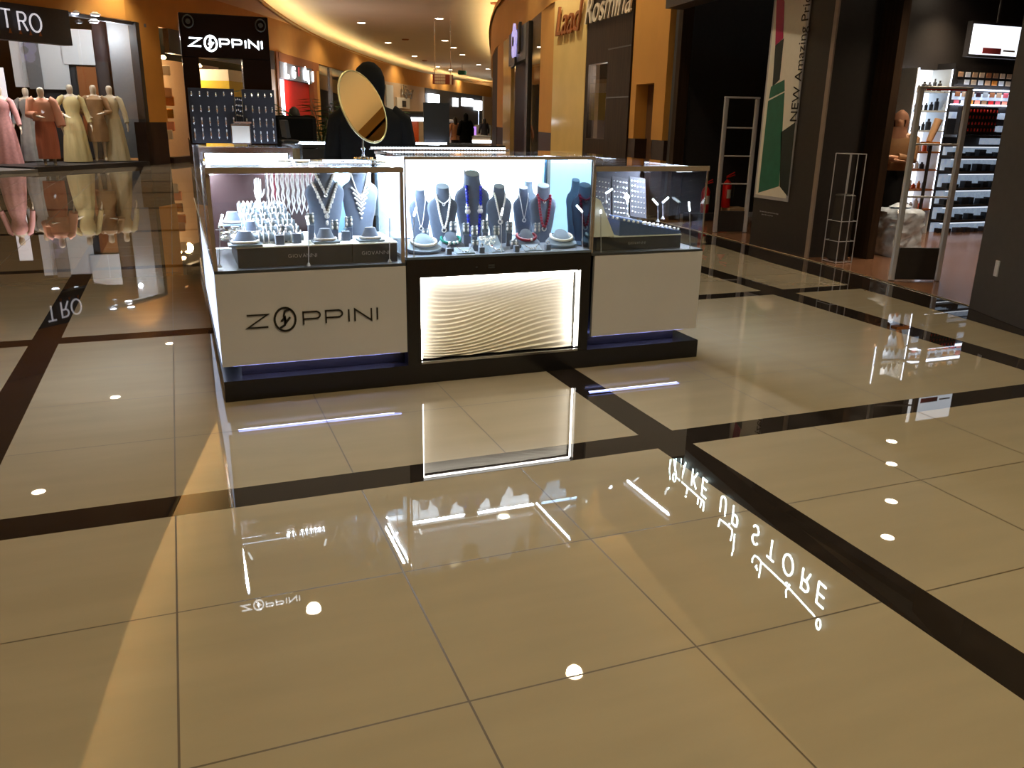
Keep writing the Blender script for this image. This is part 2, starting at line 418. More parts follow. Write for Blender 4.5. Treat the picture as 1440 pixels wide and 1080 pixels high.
# left soffit between the recess edge and the shop line
outer = []
for x, y in LIPL:
    w = None
    for (a, b), (c, e) in zip(WL, WL[1:]):
        if b <= y <= e: w = a+(c-a)*(y-b)/(e-b)-.3
    outer.append((min(x-.35, w) if w is not None and y > 33 else -14, y))
m = MB(); strip(m, LIPL, outer, ZL); strip(m, LIPL, outer, ZL+.06); wallstrip(m, LIPL, ZL, ZL+.13, .05, 1)
struct('trim_1', m, 'orange')
m = MB(); off = [(x-.16, y) for x, y in LIPL]; wallstrip(m, off, ZL+.07, ZL+.1, .04, 1)
tag(m.build('cove_light_strip', 'cove_led'), 'long curved warm cove light strip on the left side of the ceiling recess', 'light')
m = MB(); wallstrip(m, [(x+.012, y) for x, y in LIPL], ZL+.03, ZL+.075, .02, 1); struct('trim_2', m, 'lip')
# right side fascia + recess edge
outR = [(x+.5, y) for x, y in LIPR]
m = MB(); strip(m, LIPR, outR, ZL); strip(m, LIPR, outR, ZL+.06); wallstrip(m, LIPR, ZL, ZL+.13, .05, -1)
struct('trim_3', m, 'orange')
m = MB(); wallstrip(m, [(x+.16, y) for x, y in LIPR if y < 11.2], ZL+.07, ZL+.1, .04, -1)
tag(m.build('cove_light_strip', 'cove_led_dim'), 'dimmer warm cove light strip above the make-up shop side', 'light')
m = MB(); wallstrip(m, [(x+.16, y) for x, y in LIPR if y > 10.5], ZL+.07, ZL+.1, .04, -1)
tag(m.build('cove_light_strip', 'cove_led'), 'long curved warm cove light strip on the right side of the ceiling recess', 'light')
# fascias over the shop lines
WLs, WRs = WL[:3]+spline(WL[3:]), WR[:2]+spline(WR[2:])
struct('wall_left', wallstrip(MB(), WLs, 3.5, ZL, .15, 1), 'orange')
struct('wall_right', wallstrip(MB(), [(x-.0, y) for x, y in WRs], 3.5, ZL, .15, -1), 'orange')
# back walls that close the shops behind the fronts
def shift(P, d): return [(x+d, y) for x, y in P]
struct('wall_left_back', wallstrip(MB(), [(-16, 24), (-6, 27.5), (-2, 31.5), (0.5, 38), (4, 46), (9, 60), (20, 80), (28, 95)], 0, ZL, .1, 1), 'near_black')
struct('wall_right_back', wallstrip(MB(), [(11.5, -6), (11.5, 18), (13, 26), (17, 34), (20, 42), (26, 56), (40, 84)], 0, ZC, .1, -1), 'near_black')
struct('wall_end', MB().box(26, 44, 92, 92.2, 0, ZC), 'beige')
struct('wall_rear', MB().box(-16, 12, -6.2, -6, 0, ZC), 'orange_dark')
struct('wall_side', MB().box(-14.2, -14, -6, 28, 0, ZL), 'orange_dark')

# ---- generic pieces of a shop front standing on a plan line
def seg(poly, u0, u1, v=150):
    A = atpoly(u0, v, poly); B = atpoly(u1, v, poly); return (A.x, A.y), (B.x, B.y)
def slab_on(poly, u0, u1, v, z0, z1, ti=.12, to=0.0, mb=None, mi=0, left=True):
    A, B = seg(poly, u0, u1, v)
    mb = mb or MB()
    # on both lines drawing u0<u1; 'in' is away from the mall
    mb.quadslab(A, B, z0, z1, ti, to, mi); return mb
def zat(u, v, poly): return atpoly(u, v, poly).z
# =========== downlights
DL = [((1.2, 10.3), ZC), ((4.0, 7.8), ZC), ((4.7, 12.1), ZC), ((-2.58, 14.3), ZL), ((-1.7, 19.1), ZL), ((-.6, 23.5), ZL), ((-4.0, 22.1), ZL),
      ((8.1, 38.9), ZC), ((10.6, 35.5), ZC), ((11.5, 48.3), ZC), ((15.5, 57.7), ZC), ((13.8, 45.2), ZC), ((15.6, 49.4), ZC), ((17.8, 54.5), ZC), ((20.3, 68.5), ZC), ((22.1, 63.7), ZC), ((22.4, 71.8), ZC), ((25.1, 76.6), ZC), ((24.6, 68.6), ZC)]
d0 = thing('ceiling_downlight', 'x', 'ceiling light', (0, 0, -20), group='round recessed downlights of the mall ceiling')
m = MB(); m.rings([[(r*math.cos(2*PI*i/24), r*math.sin(2*PI*i/24), z) for i in range(24)] for r, z in ((.105, 0), (.14, -.004), (.14, -.012), (.105, -.012))], cap=False); m.build('trim_ring', 'white', d0, True)
MB().lathe([(.1, -.010), (.1, -.004)], n=24).build('lamp_disc', 'lamp_disc', d0)
for i, ((x, y), z) in enumerate(DL):
    soft = z == ZL
    far = y > 30
    if far: lab = 'round downlight set in the cream ceiling far down the corridor'
    elif soft: lab = 'round downlight in the orange soffit, mirrored as a bright spot in the left floor'
    else: lab = 'round ceiling downlight above the camera, mirrored in the tiles before the kiosk'
    o = dup(d0, (x, y, z), 0, lab, ['round downlights in the far corridor ceiling', 'round downlights in the orange soffit', 'round downlights above the kiosk'][0 if far else 1 if soft else 2]) if i else d0
    if not i: o.location = (x, y, z); o['label'] = lab; o['group'] = 'round downlights above the kiosk'
    if far: o.scale = (1.6, 1.6, 1)
    light('SPOT', 'downlight_or_fill_beam', (0, 0, -.03), 260 if far else 92, (1, .80, .52), o, .1, spot=math.radians(130))
# added spots without fixtures, around the camera and down the corridor, lighting the floor
for x, y in ((1.0, 1.5), (3.8, 1.0), (2.4, 4.6), (-.6, 5.2), (2.5, 16.5), (5.5, 18), (4.5, 24), (7, 30), (0.9, -2.5), (3.4, -2.5)):
    light('SPOT', 'downlight_or_fill_beam', (x, y, ZC-.03), 300 if y < 3 else 100, (1, .85, .48), None, .1, spot=math.radians(130))
# ceiling odds and ends far down the corridor
p = atz(650, 96, 4.9)
t = thing('hanging_exit_sign', 'small green round sign hanging under the far ceiling', 'sign', (p.x, p.y, 4.6))
MB().lathe([(.3, -.16), (.36, 0), (.3, .14)], n=20, sy=.2).build('sign_body', 'exit_green', t, True); MB().cyl((0, 0, .14), (0, 0, .6), .02).build('hanger', 'steel', t)
A = aty(609, 104, 36); B = aty(637, 119, 36)
t = thing('hanging_direction_sign', 'brown hanging direction board with three rows of small white lettering', 'sign', (A.x, 36, B.z))
MB().box(0, B.x-A.x, 0, .08, 0, A.z-B.z).build('board', 'sign_brown', t)
hh = A.z-B.z; ww = B.x-A.x; m = MB(); rr = random.Random(3)
for k in range(3):
    z = hh*(.82-.32*k)
    for j in range(9): m.box(ww*(.08+.06*j), ww*(.08+.06*j+.045), -.012, 0, z-.05, z+.05)
    m.box(ww*.84, ww*.94, -.012, 0, z-.07, z+.07)
m.build('lettering', 'beige', t); m = MB()
for q in (.1, .9): m.cyl((ww*q, .04, hh), (ww*q, .04, ZC-B.z), .012)
m.build('hanger', 'steel', t)
for k, (u, v) in enumerate(((570, 55), (597, 85), (697, 4), (612, 98))):
    p = atz(u, v, ZC); tag(MB().lathe([(.16, -.05), (.2, 0)], (0, 0, 0), 16).build('ceiling_vent', 'orange_dark', loc=(p.x, p.y, ZC)), 'small round dark vent in the cream corridor ceiling', 'vent', 'small round ceiling vents')

# ================================================================== KIOSK
X0, X1, X2, X3 = .12, 1.04, 2.08, 2.80      # left case | centre case | right case
YF = 4.093; ZP, ZG, ZT, ZTC = .105, .645, 1.12, 1.17
m = MB(); m.box(X0, 2.822, YF, 4.95, .0, ZP); m.box(X0, .62, 4.95, 8.0, 0, ZP); m.box(2.2, 2.822, 4.95, 6.1, 0, ZP); m.box(.62, 2.822, 7.3, 8.0, 0, ZP)
tag(m.build('kiosk_plinth', 'kiosk_black'), 'low black plinth running along the floor under the whole jewellery kiosk', 'plinth')

def showcase(name, label, x0, x1, y0, y1, zb, zt, loc=(0, 0, 0), frame='taupe_metal', post=True, back='white_case', leds=('f',), top=True, sides=(1, 1), groundboard='white_case', front=True, rail=.03, q=.018):
    t = thing(name, label, 'showcase', (x0, y0, 0))
    w, d = x1-x0, y1-y0; g = .006
    m = MB(); m.box(0, w, 0, d, zb-.012, zb); m.build('deck', groundboard, t)
    fr = MB()
    fr.box(0, w, 0, .012, zt-rail, zt-.004); fr.build('front_rail', frame, t)
    if post:
        for a, b in ((0, 0), (w-q, 0)): MB().box(a, a+q, b+.0125, b+q, zb, zt-rail-.001).build('corner_post', frame, t)
    MB().box(0, w, d-.014, d, zt-.02, zt-.006).build('back_rail', frame, t)
    if top: MB().box(.002, w-.002, .002, d-.002, zt-.005, zt+.001).build('top_glass', 'glass', t)
    if front: MB().box(q, w-q, .004, .004+g, zb+.001, zt-.035).build('front_glass', 'glass', t)
    if sides[0]: MB().box(.003, .003+g, q, d-.015, zb+.001, zt-.008).build('side_glass', 'glass', t)
    if sides[1]: MB().box(w-.003-g, w-.003, q, d-.015, zb+.001, zt-.008).build('side_glass', 'glass', t)
    return t
def led(t, a, b, r=.006, mname='led_cool', name='led_strip'): return MB().tube([a, b], r, 6).build(name, mname, t)

# ---- left front showcase
L = showcase('jewellery_showcase', 'left front glass showcase over the grey panel with the shop name', X0, X1-.004, YF, 4.78, ZG, ZT, groundboard='charcoal')
wl = X1-X0-.004
MB().box(0, wl, .0, .022, .18, ZG-.014).build('front_panel', 'laminate', L)
MB().box(.09, wl, .09, .66, ZP+.002, ZG-.013).build('carcass', 'kiosk_black', L)
MB().box(.0, .018, .05, .66, .18, ZG-.014).build('side_panel', 'backlit', L)
m = MB(); hh = .094
strokes(m, 'Z', (.13, -.0005, .365), XR, ZU, .062, 1.55, .2, .12)
strokes(m, 'Q', (.258, -.0005, .357), XR, ZU, .08, 1.0, .2, .12)
strokes(m, 'PPINI', (.395, -.0005, .365), XR, ZU, .062, 1.35, .42, .12)
m.build('lettering', 'ink', L)
led(L, (.05, .045, .172), (wl-.03, .045, .172), .005, 'led_blue', 'plinth_light')
led(L, (.03, .05, ZT-.02), (.03, .66, ZT-.02))
MB().box(.02, .60, .672, .676, .66, 1.09).build('back_panel', 'reflection_brown', L); MB().box(.602, wl-.02, .672, .676, .66, 1.09).build('back_panel', 'reflection_blue', L)  # brown and blue of these panes imitate reflections in the case back
led(L, (.30, .655, ZT-.012), (wl-.02, .655, ZT-.012), .011)
# ---- centre showcase
C_ = showcase('jewellery_showcase', 'taller centre glass showcase above the lit white wave panel', X1, X2, YF, 4.77, .672, ZTC, rail=.02, sides=(1, 0), q=.008, groundboard='velvet')
wc = X2-X1
m = MB(); bx0, bx1, bz0, bz1 = 1.112-X1, 2.022-X1, .104, .565
m.box(0, bx0, 0, .65, ZP+.001, .658); m.box(bx1, wc, 0, .65, ZP+.001, .658); m.box(bx0, bx1, 0, .65, bz1, .658); m.box(bx0, bx1, .12, .65, ZP+.001, bz1)
m.build('carcass', 'kiosk_black', C_)
m = MB(); m.box(bx0, bx1, .0, .012, ZP+.001, ZP+.012); m.build('light_box_frame', 'steel', C_)
# wave panel
nx, nz = 150, 200; m = MB(); ww, hw = bx1-bx0-.004, bz1-ZP-.012
def wave(a, b):
    s = a*.9+.08
    ph = b*23 + 2.2*math.sin(3.6*s+1.2*b) + 1.3*math.sin(6.1*s-2.0*b+1) + .9*math.sin(2.0*b*3.0+s*2.5)
    f = ph-math.floor(ph)
    ridge = (f/.72) if f < .72 else (1-f)/.28
    e = .55+.45*math.sin(2.2*s+4*b+.5)
    return .0095*ridge*e + .003*math.sin(9*s+2*b)
m.v = [(bx0+.002+ww*i/nx, .085-wave(i/nx, j/nz), ZP+.008+hw*j/nz) for j in range(nz+1) for i in range(nx+1)]
m.f = [(j*(nx+1)+i, j*(nx+1)+i+1, (j+1)*(nx+1)+i+1, (j+1)*(nx+1)+i) for j in range(nz) for i in range(nx)]; m.mi = [0]*len(m.f)
m.build('wave_panel', 'wave', C_, True)
for a, b in (((bx0+.008, .03, ZP+.02), (bx0+.008, .03, bz1-.01)), ((bx1-.008, .03, ZP+.02), (bx1-.008, .03, bz1-.01)), ((bx0+.01, .03, bz1-.008), (bx1-.01, .03, bz1-.008))):
    led(C_, a, b, .0055, 'led_warm', 'light_strip')
led(C_, (.012, .08, ZTC-.03), (.012, .66, ZTC-.03)); led(C_, (wc-.012, .08, ZTC-.03), (wc-.012, .66, ZTC-.03)); led(C_, (.15, .6, ZTC-.035), (wc-.04, .6, ZTC-.035))
cbx = wc-.05; dvx = aty(653, 240, 4.737).x-X1; MB().box(dvx-.003, dvx+.003, .638, .644, .68, ZTC-.032).build('panel_divider', 'steel', C_); MB().box(.01, cbx, .645, .655, .68, ZTC-.032).build('back_panel', 'lightbox', C_); MB().box(cbx+.025, wc-.012, .648, .654, .68, ZTC-.032).build('back_glass', 'reflection_blue', C_)  # right strip of the back is matte blue, coloured like a reflection
MB().box(wc-.012, wc-.006, .02, .64, .68, ZTC-.022).build('side_partition', 'tinted_mirror', C_)
MB().box(cbx+.002, cbx+.022, .64, .66, .673, ZTC-.03).build('back_post', 'taupe_metal', C_)
m = MB(); m.box(-.03, .8, .655, .672, ZTC+.002, ZTC+.008)
for k in range(46): m.box(-.02+.0175*k, -.02+.0175*k+.010, .655, .668, ZTC+.006, ZTC+.016, 1)
m.build('top_light_rail', ['steel', 'sign_lit'], C_)
m = MB(); m.box(.44, .475, -.003, 0, .612, .618); m.box(.44, .475, -.003, 0, .6, .606); m.box(.37, .38, -.003, 0, .604, .611)
m.build('small_print', 'charcoal', C_)
# ---- right front showcase
R_ = showcase('jewellery_showcase', 'right front glass showcase over the plain grey panel', X2+.004, X3, YF, 4.85, .652, ZT, sides=(0, 1), q=.010, groundboard='charcoal')
wr = X3-X2-.004
MB().box(.02, wr, 0, .022, .18, .638).build('front_panel', 'laminate', R_)
MB().box(.0, wr-.1, .09, .7, ZP+.002, .639).build('carcass', 'kiosk_black', R_)
MB().box(wr-.016, wr, .03, .7, .18, .638).build('side_panel', 'laminate', R_)
led(R_, (.05, .045, .172), (wr-.06, .045, .172), .005, 'led_blue', 'plinth_light')
led(R_, (wr-.014, .1, ZT-.02), (wr-.014, .7, ZT-.02))
MB().box(.02, wr-.02, .742, .748, .66, 1.1).build('back_panel', 'velvet_dark', R_)  # added dark panel, its colour standing in for a reflective board
# ---- right rear wing
Q = showcase('jewellery_showcase', 'glass showcase continuing the right wing behind the front right case', 2.2, X3, 4.87, 6.05, .652, ZT)
MB().box(0, .58, .02, 1.14, ZP+.002, .639).build('carcass', 'kiosk_black', Q); led(Q, (.58, .1, ZT-.02), (.58, 1.1, ZT-.02), .004)
# ---- left tall wing
T = showcase('jewellery_showcase', 'tall glass showcase on the left wing with a bright tube light at its top', X0, .60, 4.80, 6.3, .645, 1.182, frame='steel')
MB().box(.012, .46, .02, 1.46, ZP+.002, .632).build('carcass', 'kiosk_black', T)
MB().box(.0, .010, .02, 1.46, .18, .632).build('side_panel', 'backlit', T)
MB().tube([(.03, .035, 1.135), (.455, .035, 1.135)], .012, 10).build('tube_light', 'led_cool', T)
led(T, (.015, .1, 1.16), (.015, 1.4, 1.16), .004)
T2 = showcase('jewellery_showcase', 'rear glass showcase at the far end of the left wing', X0, .86, 6.32, 7.9, .645, 1.15, frame='steel')
MB().box(.012, .46, .02, 1.5, ZP+.002, .632).build('carcass', 'kiosk_black', T2)
# ---- back counters with lit top rails
for (a, b, lab) in ((.88, 1.62, 'rear showcase behind the mirror stand, with a lit rail along its top left'), (1.64, 2.8, 'rear showcase behind the grey display board, with a lit rail on top')):
    K = showcase('jewellery_showcase', lab, a, b, 7.32, 7.9, .645, 1.12, frame='near_black')
    MB().box(0, b-a, .02, .56, ZP+.002, .632).build('carcass', 'kiosk_black', K)
    MB().box(0, b-a, .0, .004, .66, 1.08).build('sliding_door', 'near_black', K)
pp = [(415, 201), (482, 203)], [(566, 201), (628, 203)]
for (pa, pb) in pp:
    a, b = aty(*pa, 7.6), aty(*pb, 7.6)
    m = MB(); m.box(a.x, b.x, 7.585, 7.6, 1.125, a.z+.005); 
    for k in range(24): m.box(a.x+(b.x-a.x)*k/24, a.x+(b.x-a.x)*(k+.6)/24, 7.575, 7.585, 1.13, a.z, 1)
    tag(m.build('light_rail', ['steel', 'led_cool']), 'white dotted light rail on the rear counter %s' % ('left of the round mirror' if pa[0] < 500 else 'right of the standing clerk'), 'light')
# interior lights (small LED strips throw light into the cases)
def striplight(t, x, y, z, ln, axis, P):
    light('AREA', 'strip_beam', (x, y, z), P*2.4, (.84, .91, 1), t, ln if axis == 'x' else .012, sizey=.012 if axis == 'x' else ln)
striplight(L, .62, .655, ZT-.03, .62, 'x', 8); striplight(L, .03, .36, ZT-.030, .6, 'y', 9); striplight(L, wl-.03, .36, ZT-.030, .6, 'y', 6)
striplight(C_, .012, .37, ZTC-.04, .56, 'y', 5); striplight(C_, wc-.012, .37, ZTC-.04, .56, 'y', 5); striplight(C_, .15+(wc-.19)/2, .6, ZTC-.045, wc-.2, 'x', 7)
striplight(R_, wr-.014, .4, ZT-.03, .58, 'y', 9)
striplight(T, .24, .035, 1.12, .42, 'x', 5); striplight(T, .02, .75, 1.15, 1.2, 'y', 4); striplight(Q, .57, .6, ZT-.03, .9, 'y', 2.5)
light('AREA', 'plinth_glow', (.45, .05, .168), 1.6, (.5, .55, 1), L, .8, sizey=.02); light('AREA', 'plinth_glow', (.35, .05, .168), 1.0, (.5, .55, 1), R_, .6, sizey=.02)

# ---- sign tower
YT = 4.99
P1 = aty(250, 17, YT); P2 = aty(376, 30, YT); P3 = aty(268, 201, YT)
tx0, tx1, tz1 = P1.x, P2.x+.002, P1.z
tt = thing('sign_tower', 'tall black sign tower with glowing white shop name and earring boards below', 'sign', (tx0, YT, 1.184))
tw, th = tx1-tx0, tz1-1.184
def tz(v, u=310): return aty(u, v, YT).z-1.184
def txx(u, v=120): return aty(u, v, YT).x-tx0
wz0, wz1 = tz(134), tz(82)
m = MB(); m.rbox(0, tw, 0, .1, wz1, th, .004); m.box(0, txx(281, 100), 0, .1, 0, wz1); m.box(txx(342, 100), tw, 0, .1, 0, wz1); m.build('tower_frame', 'black_gloss', tt)
m = MB(); zs = tz(67, 315); ht = .038
strokes(m, 'Z', (.042, -.001, zs+.002), XR, ZU, ht, 1.5, .2, .2, .006); strokes(m, 'Q', (.118, -.001, zs-.008), XR, ZU, ht*1.35, .95, .2, .17, .006)
strokes(m, 'PPINI', (.195, -.001, zs+.002), XR, ZU, ht, 1.25, .42, .2, .006); m.build('lettering', 'sign_lit', tt)
for u, v in ((264, 30), (366, 36)):
    c = (txx(u, v), -.008, tz(v, u)); m = MB(); m.tube([(c[0]+.026*math.cos(a*PI/8), -.006, c[2]+.03*math.sin(a*PI/8)) for a in range(16)], .004, 6, closed=True)
    m.cyl((c[0], 0, c[2]), (c[0], -.02, c[2]), .012); m.build('spot_fixture', 'near_black', tt, True)
# boards for earrings: three panels
lb = (txx(263, 170), txx(319, 170)); rb = (txx(334, 170), txx(384, 170)); mb_ = (txx(300, 170)+.002, txx(347, 170))
MB().box(.012, .245, -.018, -.004, .01, tz(124, 290)).build('earring_board', 'velvet_dark', tt)
MB().box(.285, tw+.006, -.018, -.004, .01, tz(126, 360)).build('earring_board', 'velvet_dark', tt)
MB().box(.247, .283, -.012, -.002, .01, tz(136, 326)).build('earring_board', 'velvet_dark', tt)
eg = thing('earring', 'small silver earring pinned on the black boards of the sign tower', 'earring', (0, 0, -9), group='silver earrings on the sign tower boards')
MB().ball((0, 0, 0), .0035, 6, 4).build('stud', 'crystal', eg); MB().ball((0, 0, -.011), .0055, 6, 5, 1.6).build('drop', 'silver', eg)
first = True
rr = random.Random(5)
for (a, b, n, rows) in ((.028, .232, 6, (tz(130, 290), tz(149, 290), tz(165, 290), tz(181, 290))), (.3, tw-.01, 5, (tz(132, 360), tz(150, 360), tz(167, 360), tz(184, 360))), (.252, .279, 4, (tz(139, 326), tz(146, 326), tz(153, 326), tz(160, 326)))):
    for r_, z in enumerate(rows):
        for k in range(n):
            p = (tx0+a+(b-a)*k/(n-1), YT-(.0235 if n > 4 else .0175), 1.184+z-.004*r_*0+rr.uniform(-.003, .003)-.002*r_)
            s = (1, 1, .8+.5*r_+rr.random()*.5) if n > 4 else (.55, .55, .4)
            o = eg if first else dup(eg); first = False; o.location = p; o.scale = s
# small vanity mirror leaning on the tower
t = thing('tabletop_mirror', 'small square silver mirror standing in front of the earring boards', 'mirror', (tx0+txx(322, 165), YT-.06, 1.186))
w_ = txx(350, 180)-txx(322, 180); h_ = tz(167, 336)-tz(194, 336)
MB().rbox(0, w_, 0, .01, .005, h_+.01, .003).build('frame', 'steel', t); MB().box(.006, w_-.006, -.001, 0, .012, h_).build('mirror_glass', 'mirror_grey', t)  # plain light grey pane, the bright mirror reflection put into its colour
MB().box(w_*.2, w_*1.05, -.004, .0, h_+.012, h_+.022).build('top_clip', 'silver', t)

# ---- round counter mirror
pm = aty(511, 222, 4.62)
t = thing('round_counter_mirror', 'oval framed swivel mirror on a thin stand on top of the left case', 'mirror', (pm.x, 4.62, ZT+.003))
m = MB(); m.lathe([(.042, 0), (.045, .006), (.036, .012), (.008, .02), (.007, .05)]); m.lathe([(.007, .05), (.012, .06), (.006, .07), (.006, .11)]); m.build('stand', 'steel', t, True)
m = MB()
for k in range(14):
    a = 2*PI*k/14; m.ball((.047*math.cos(a), .047*math.sin(a), .010), .006, 6, 4)
m.build('beaded_base', 'gold', t, True)
mc = aty(510, 150, 4.62); zc = mc.z-ZT-.003; xc = mc.x-pm.x
rx_, rz_ = .140, .200
def mir(p):  # tilt, turned towards the ceiling and a bit sideways
    p = Matrix.Rotation(math.radians(-26), 3, 'X') @ Vector(p); p = Matrix.Rotation(math.radians(27), 3, 'Z') @ p; return p+Vector((xc, 0, zc))
N = 40; ring = [(rx_*math.cos(2*PI*i/N), 0, rz_*math.sin(2*PI*i/N)) for i in range(N)]
m = MB(); m.rings([[(x*.97, -.005, z*.97) for x, y, z in ring], [(x*.97, .004, z*.97) for x, y, z in ring]]); m.xf(mir).build('mirror_glass', 'mirror', t)
m = MB(); m.tube(ring, .0055, 8, closed=True); m.rings([[(x*.96, .005, z*.96) for x, y, z in ring], [(x*.96, .010, z*.96) for x, y, z in ring]]); m.xf(mir).build('rim', 'mirror_rim', t, True)
m = MB(); m.tube([(0, 0, .105), (xc*.2, .014, .12), tuple(mir((0, .012, -rz_*.6))), tuple(mir((0, .012, 0)))], .005, 8); m.build('bracket', 'steel', t, True)
# ---- pos monitor seen edge-on, left of the clerk
a = aty(408, 212, 6.5); 
t = thing('counter_monitor', 'dark grey monitor seen edge on behind the left wing, left of the round mirror', 'monitor', (a.x, 6.5, 1.153))
h_ = aty(398, 168, 6.5).z-1.155
m = MB(); m.box(-.03, -.005, -.16, .16, .04, h_); m.xf(lambda p: Matrix.Rotation(math.radians(-6), 3, 'Y') @ p).build('screen_body', 'charcoal', t)
MB().rbox(-.05, .06, -.08, .08, 0, .02, .01).build('stand', 'charcoal', t)

# ================================================================== JEWELLERY
def bsec(t):   # half width factor, half depth factor at height t (0 base .. 1 neck top)
    K = [(0, .58, .30), (.12, .66, .32), (.45, .86, .30), (.66, 1.0, .26), (.74, .88, .25), (.80, .56, .26), (.84, .46, .27), (1.0, .42, .27)]
    for a, b in zip(K, K[1:]):
        if a[0] <= t <= b[0]:
            q = (t-a[0])/(b[0]-a[0]); q = q*q*(3-2*q); return a[1]+(b[1]-a[1])*q, a[2]+(b[2]-a[2])*q
    return K[-1][1:]
def bust(label, u, v0, v1, Y, w, z0=None, m_='velvet', neck='velvet_light', group=None, lean=.0, cat='bust', name='necklace_bust'):
    """neck display whose top is at pixel height v0"""
    top = aty(u, v0, Y); zb = z0 if z0 is not None else aty(u, v1, Y).z
    h = top.z-zb; t = thing(name, label, cat, (top.x, Y, zb), group=group)
    mb = MB(); n = 24; rs = []
    for k in range(17):
        q = k/16; a, b = bsec(q); rs.append([(w*a*math.cos(2*PI*i/n), w*b*.9*math.sin(2*PI*i/n)*(1), h*q + (0 if q < 1 else w*.16*math.sin(2*PI*i/n))) for i in range(n)])
    mb.rings(rs); mb.build('torso', m_, t, True)
    a, b = bsec(1.0); mb = MB(); mb.rings([[(w*a*f*math.cos(2*PI*i/n), w*b*.9*f*math.sin(2*PI*i/n), h+.0015+dz+w*.16*math.sin(2*PI*i/n)*f) for i in range(n)] for f, dz in ((.97, 0), (.97, .001))]); mb.build('neck_pad', neck, t, True)
    return t, h, w
def surf(t, h, w, x, z):
    q = max(0, min(1, z/h)); a, b = bsec(q); xx = min(.98, abs(x)/(w*a)); return -w*b*.9*math.sqrt(1-xx*xx)
def necklace(label, t, h, w, a, zt, zb, m_, r=.004, q=1.0, bead=True, pend='crystal', pr=.01, group=None, clusters=None, cat='necklace', n=26, curve=1.6):
    """hangs on bust t: V/U line from (+-a, zt) to (0, zb), fractions of h"""
    o = thing('necklace', label, cat, tuple(Vector(t.location)+Vector((0, 0, 0))), group=group)
    pts = []
    for s in range(-n, n+1):
        f = s/n; x = w*a*f*(1 if q == 1 else abs(f)**(q-1)); z = h*(zb+(zt-zb)*abs(f)**curve); pts.append(Vector((x, surf(t, h, w, x, z)-r*.9-.001, z)))
    mb = MB()
    if bead:
        # resample evenly
        L = [0]; 
        for i in range(1, len(pts)): L.append(L[-1]+(pts[i]-pts[i-1]).length)
        d = r*1.7; k = 0; s = 0
        while s < L[-1]:
            while L[k+1] < s: k += 1
            f = (s-L[k])/max(1e-9, L[k+1]-L[k]); p = pts[k].lerp(pts[k+1], f); mb.ball(p, r, 6, 4); s += d
    else: mb.tube(pts, r, 6)
    mb.build('strand', m_, o, True)
    if pend:
        p = Vector((0, surf(t, h, w, 0, h*zb)-.004, h*zb-pr*.8)); mb = MB(); mb.tube([p+Vector((pr*math.cos(2*PI*i/10), -.002, pr*math.sin(2*PI*i/10))) for i in range(10)], pr*.36, 6, closed=True); mb.build('pendant', pend, o, True)
    return o
def lampstick(label, u, v0, v1, v2, Y, hu, hv, z=None, up=False):
    b = aty(u, v0, Y); k = aty(u, v1, Y); hd = aty(hu, hv, Y)
    t = thing('display_lamp', label, 'lamp', (b.x, Y, b.z))
    MB().lathe([(.011, 0), (.011, .003), (.004, .016)], n=12).build('base', 'alu', t, True)
    K = Vector((k.x-b.x, 0, k.z-b.z)); MB().tube([(0, 0, .012), tuple(K)], .0022, 8).build('pole', 'alu', t, True)
    D = Vector((hd.x-b.x, 0.01, hd.z-b.z)); MB().tube([tuple(K), tuple(D)], .0055, 8).build('lamp_head', 'led_cool' if up else 'sign_lit', t, True)
    return t
zC = .672
# -------- centre case: busts of the rear row (left to right in the photo)
yb = 4.50
t, h, w = bust('leaning charcoal display with white pearls, first from the left in the centre case', 590, 266, 352, 4.55, .062, zC)
necklace('double white strand with ring pendant on the first display of the centre case', t, h, w, .5, .9, .32, 'pearl', .003, pend='crystal')
t, h, w = bust('charcoal bust with wide pale neck top between the leaning display and the tall bust', 622, 262, 352, 4.47, .088, zC)
necklace('thick white pearl necklace with silver pendant left of the blue bead necklace', t, h, w, .46, .86, .30, 'pearl', .0075, pend='crystal', pr=.012)
necklace('short white pearl collar at the neck above the thick pearl necklace', t, h, w, .40, .80, .72, 'pearl', .0045, pend='crystal', pr=.007)
t, h, w = bust('tallest charcoal bust in the centre case, carrying the royal blue beads', 664, 244, 352, 4.52, .105, zC)
o = necklace('long royal blue bead necklace with white flower ornaments on the tallest bust', t, h, w, .40, .82, .12, 'blue_bead', .0105, pend=None, curve=5)
m = MB()
for sx in (-1, 1):
    for z, r_ in ((.58, .010), (.53, .013), (.47, .017)):
        x = sx*w*.40*((z-.12)/.70)**.2; m.ball((x, surf(t, h, w, x, z*h)-.008, z*h), r_, 10, 6)
m.build('ornament', 'crystal', o, True)
t, h, w = bust('charcoal bust with a white rope V necklace right of the tallest bust', 702, 262, 352, 4.47, .078, zC)
necklace('white twisted rope necklace with long silver drop right of the blue beads', t, h, w, .44, .88, .42, 'pearl', .0065, pend='crystal', pr=.012, curve=1.1)
t, h, w = bust('narrow leaning charcoal display between the rope necklace and the dark red beads', 736, 264, 352, 4.55, .064, zC)
necklace('fine double white strand with round pendant left of the dark red bead necklace', t, h, w, .46, .9, .42, 'pearl', .003, pend='crystal', pr=.010, curve=1.2)
t, h, w = bust('pale rounded bust with nothing on it behind the dark red bead necklace', 743, 254, 352, 4.62, .06, zC, 'velvet_light')
t, h, w = bust('charcoal bust in front of the back post carrying burgundy beads', 764, 261, 352, 4.45, .084, zC)
necklace('long burgundy bead necklace with two silver round pendants', t, h, w, .46, .84, .28, 'red_bead', .0095, pend='crystal', pr=.012, curve=2)
necklace('short burgundy bead collar with a silver clasp, above the long burgundy necklace', t, h, w, .42, .80, .74, 'red_bead', .006, pend='crystal', pr=.007)
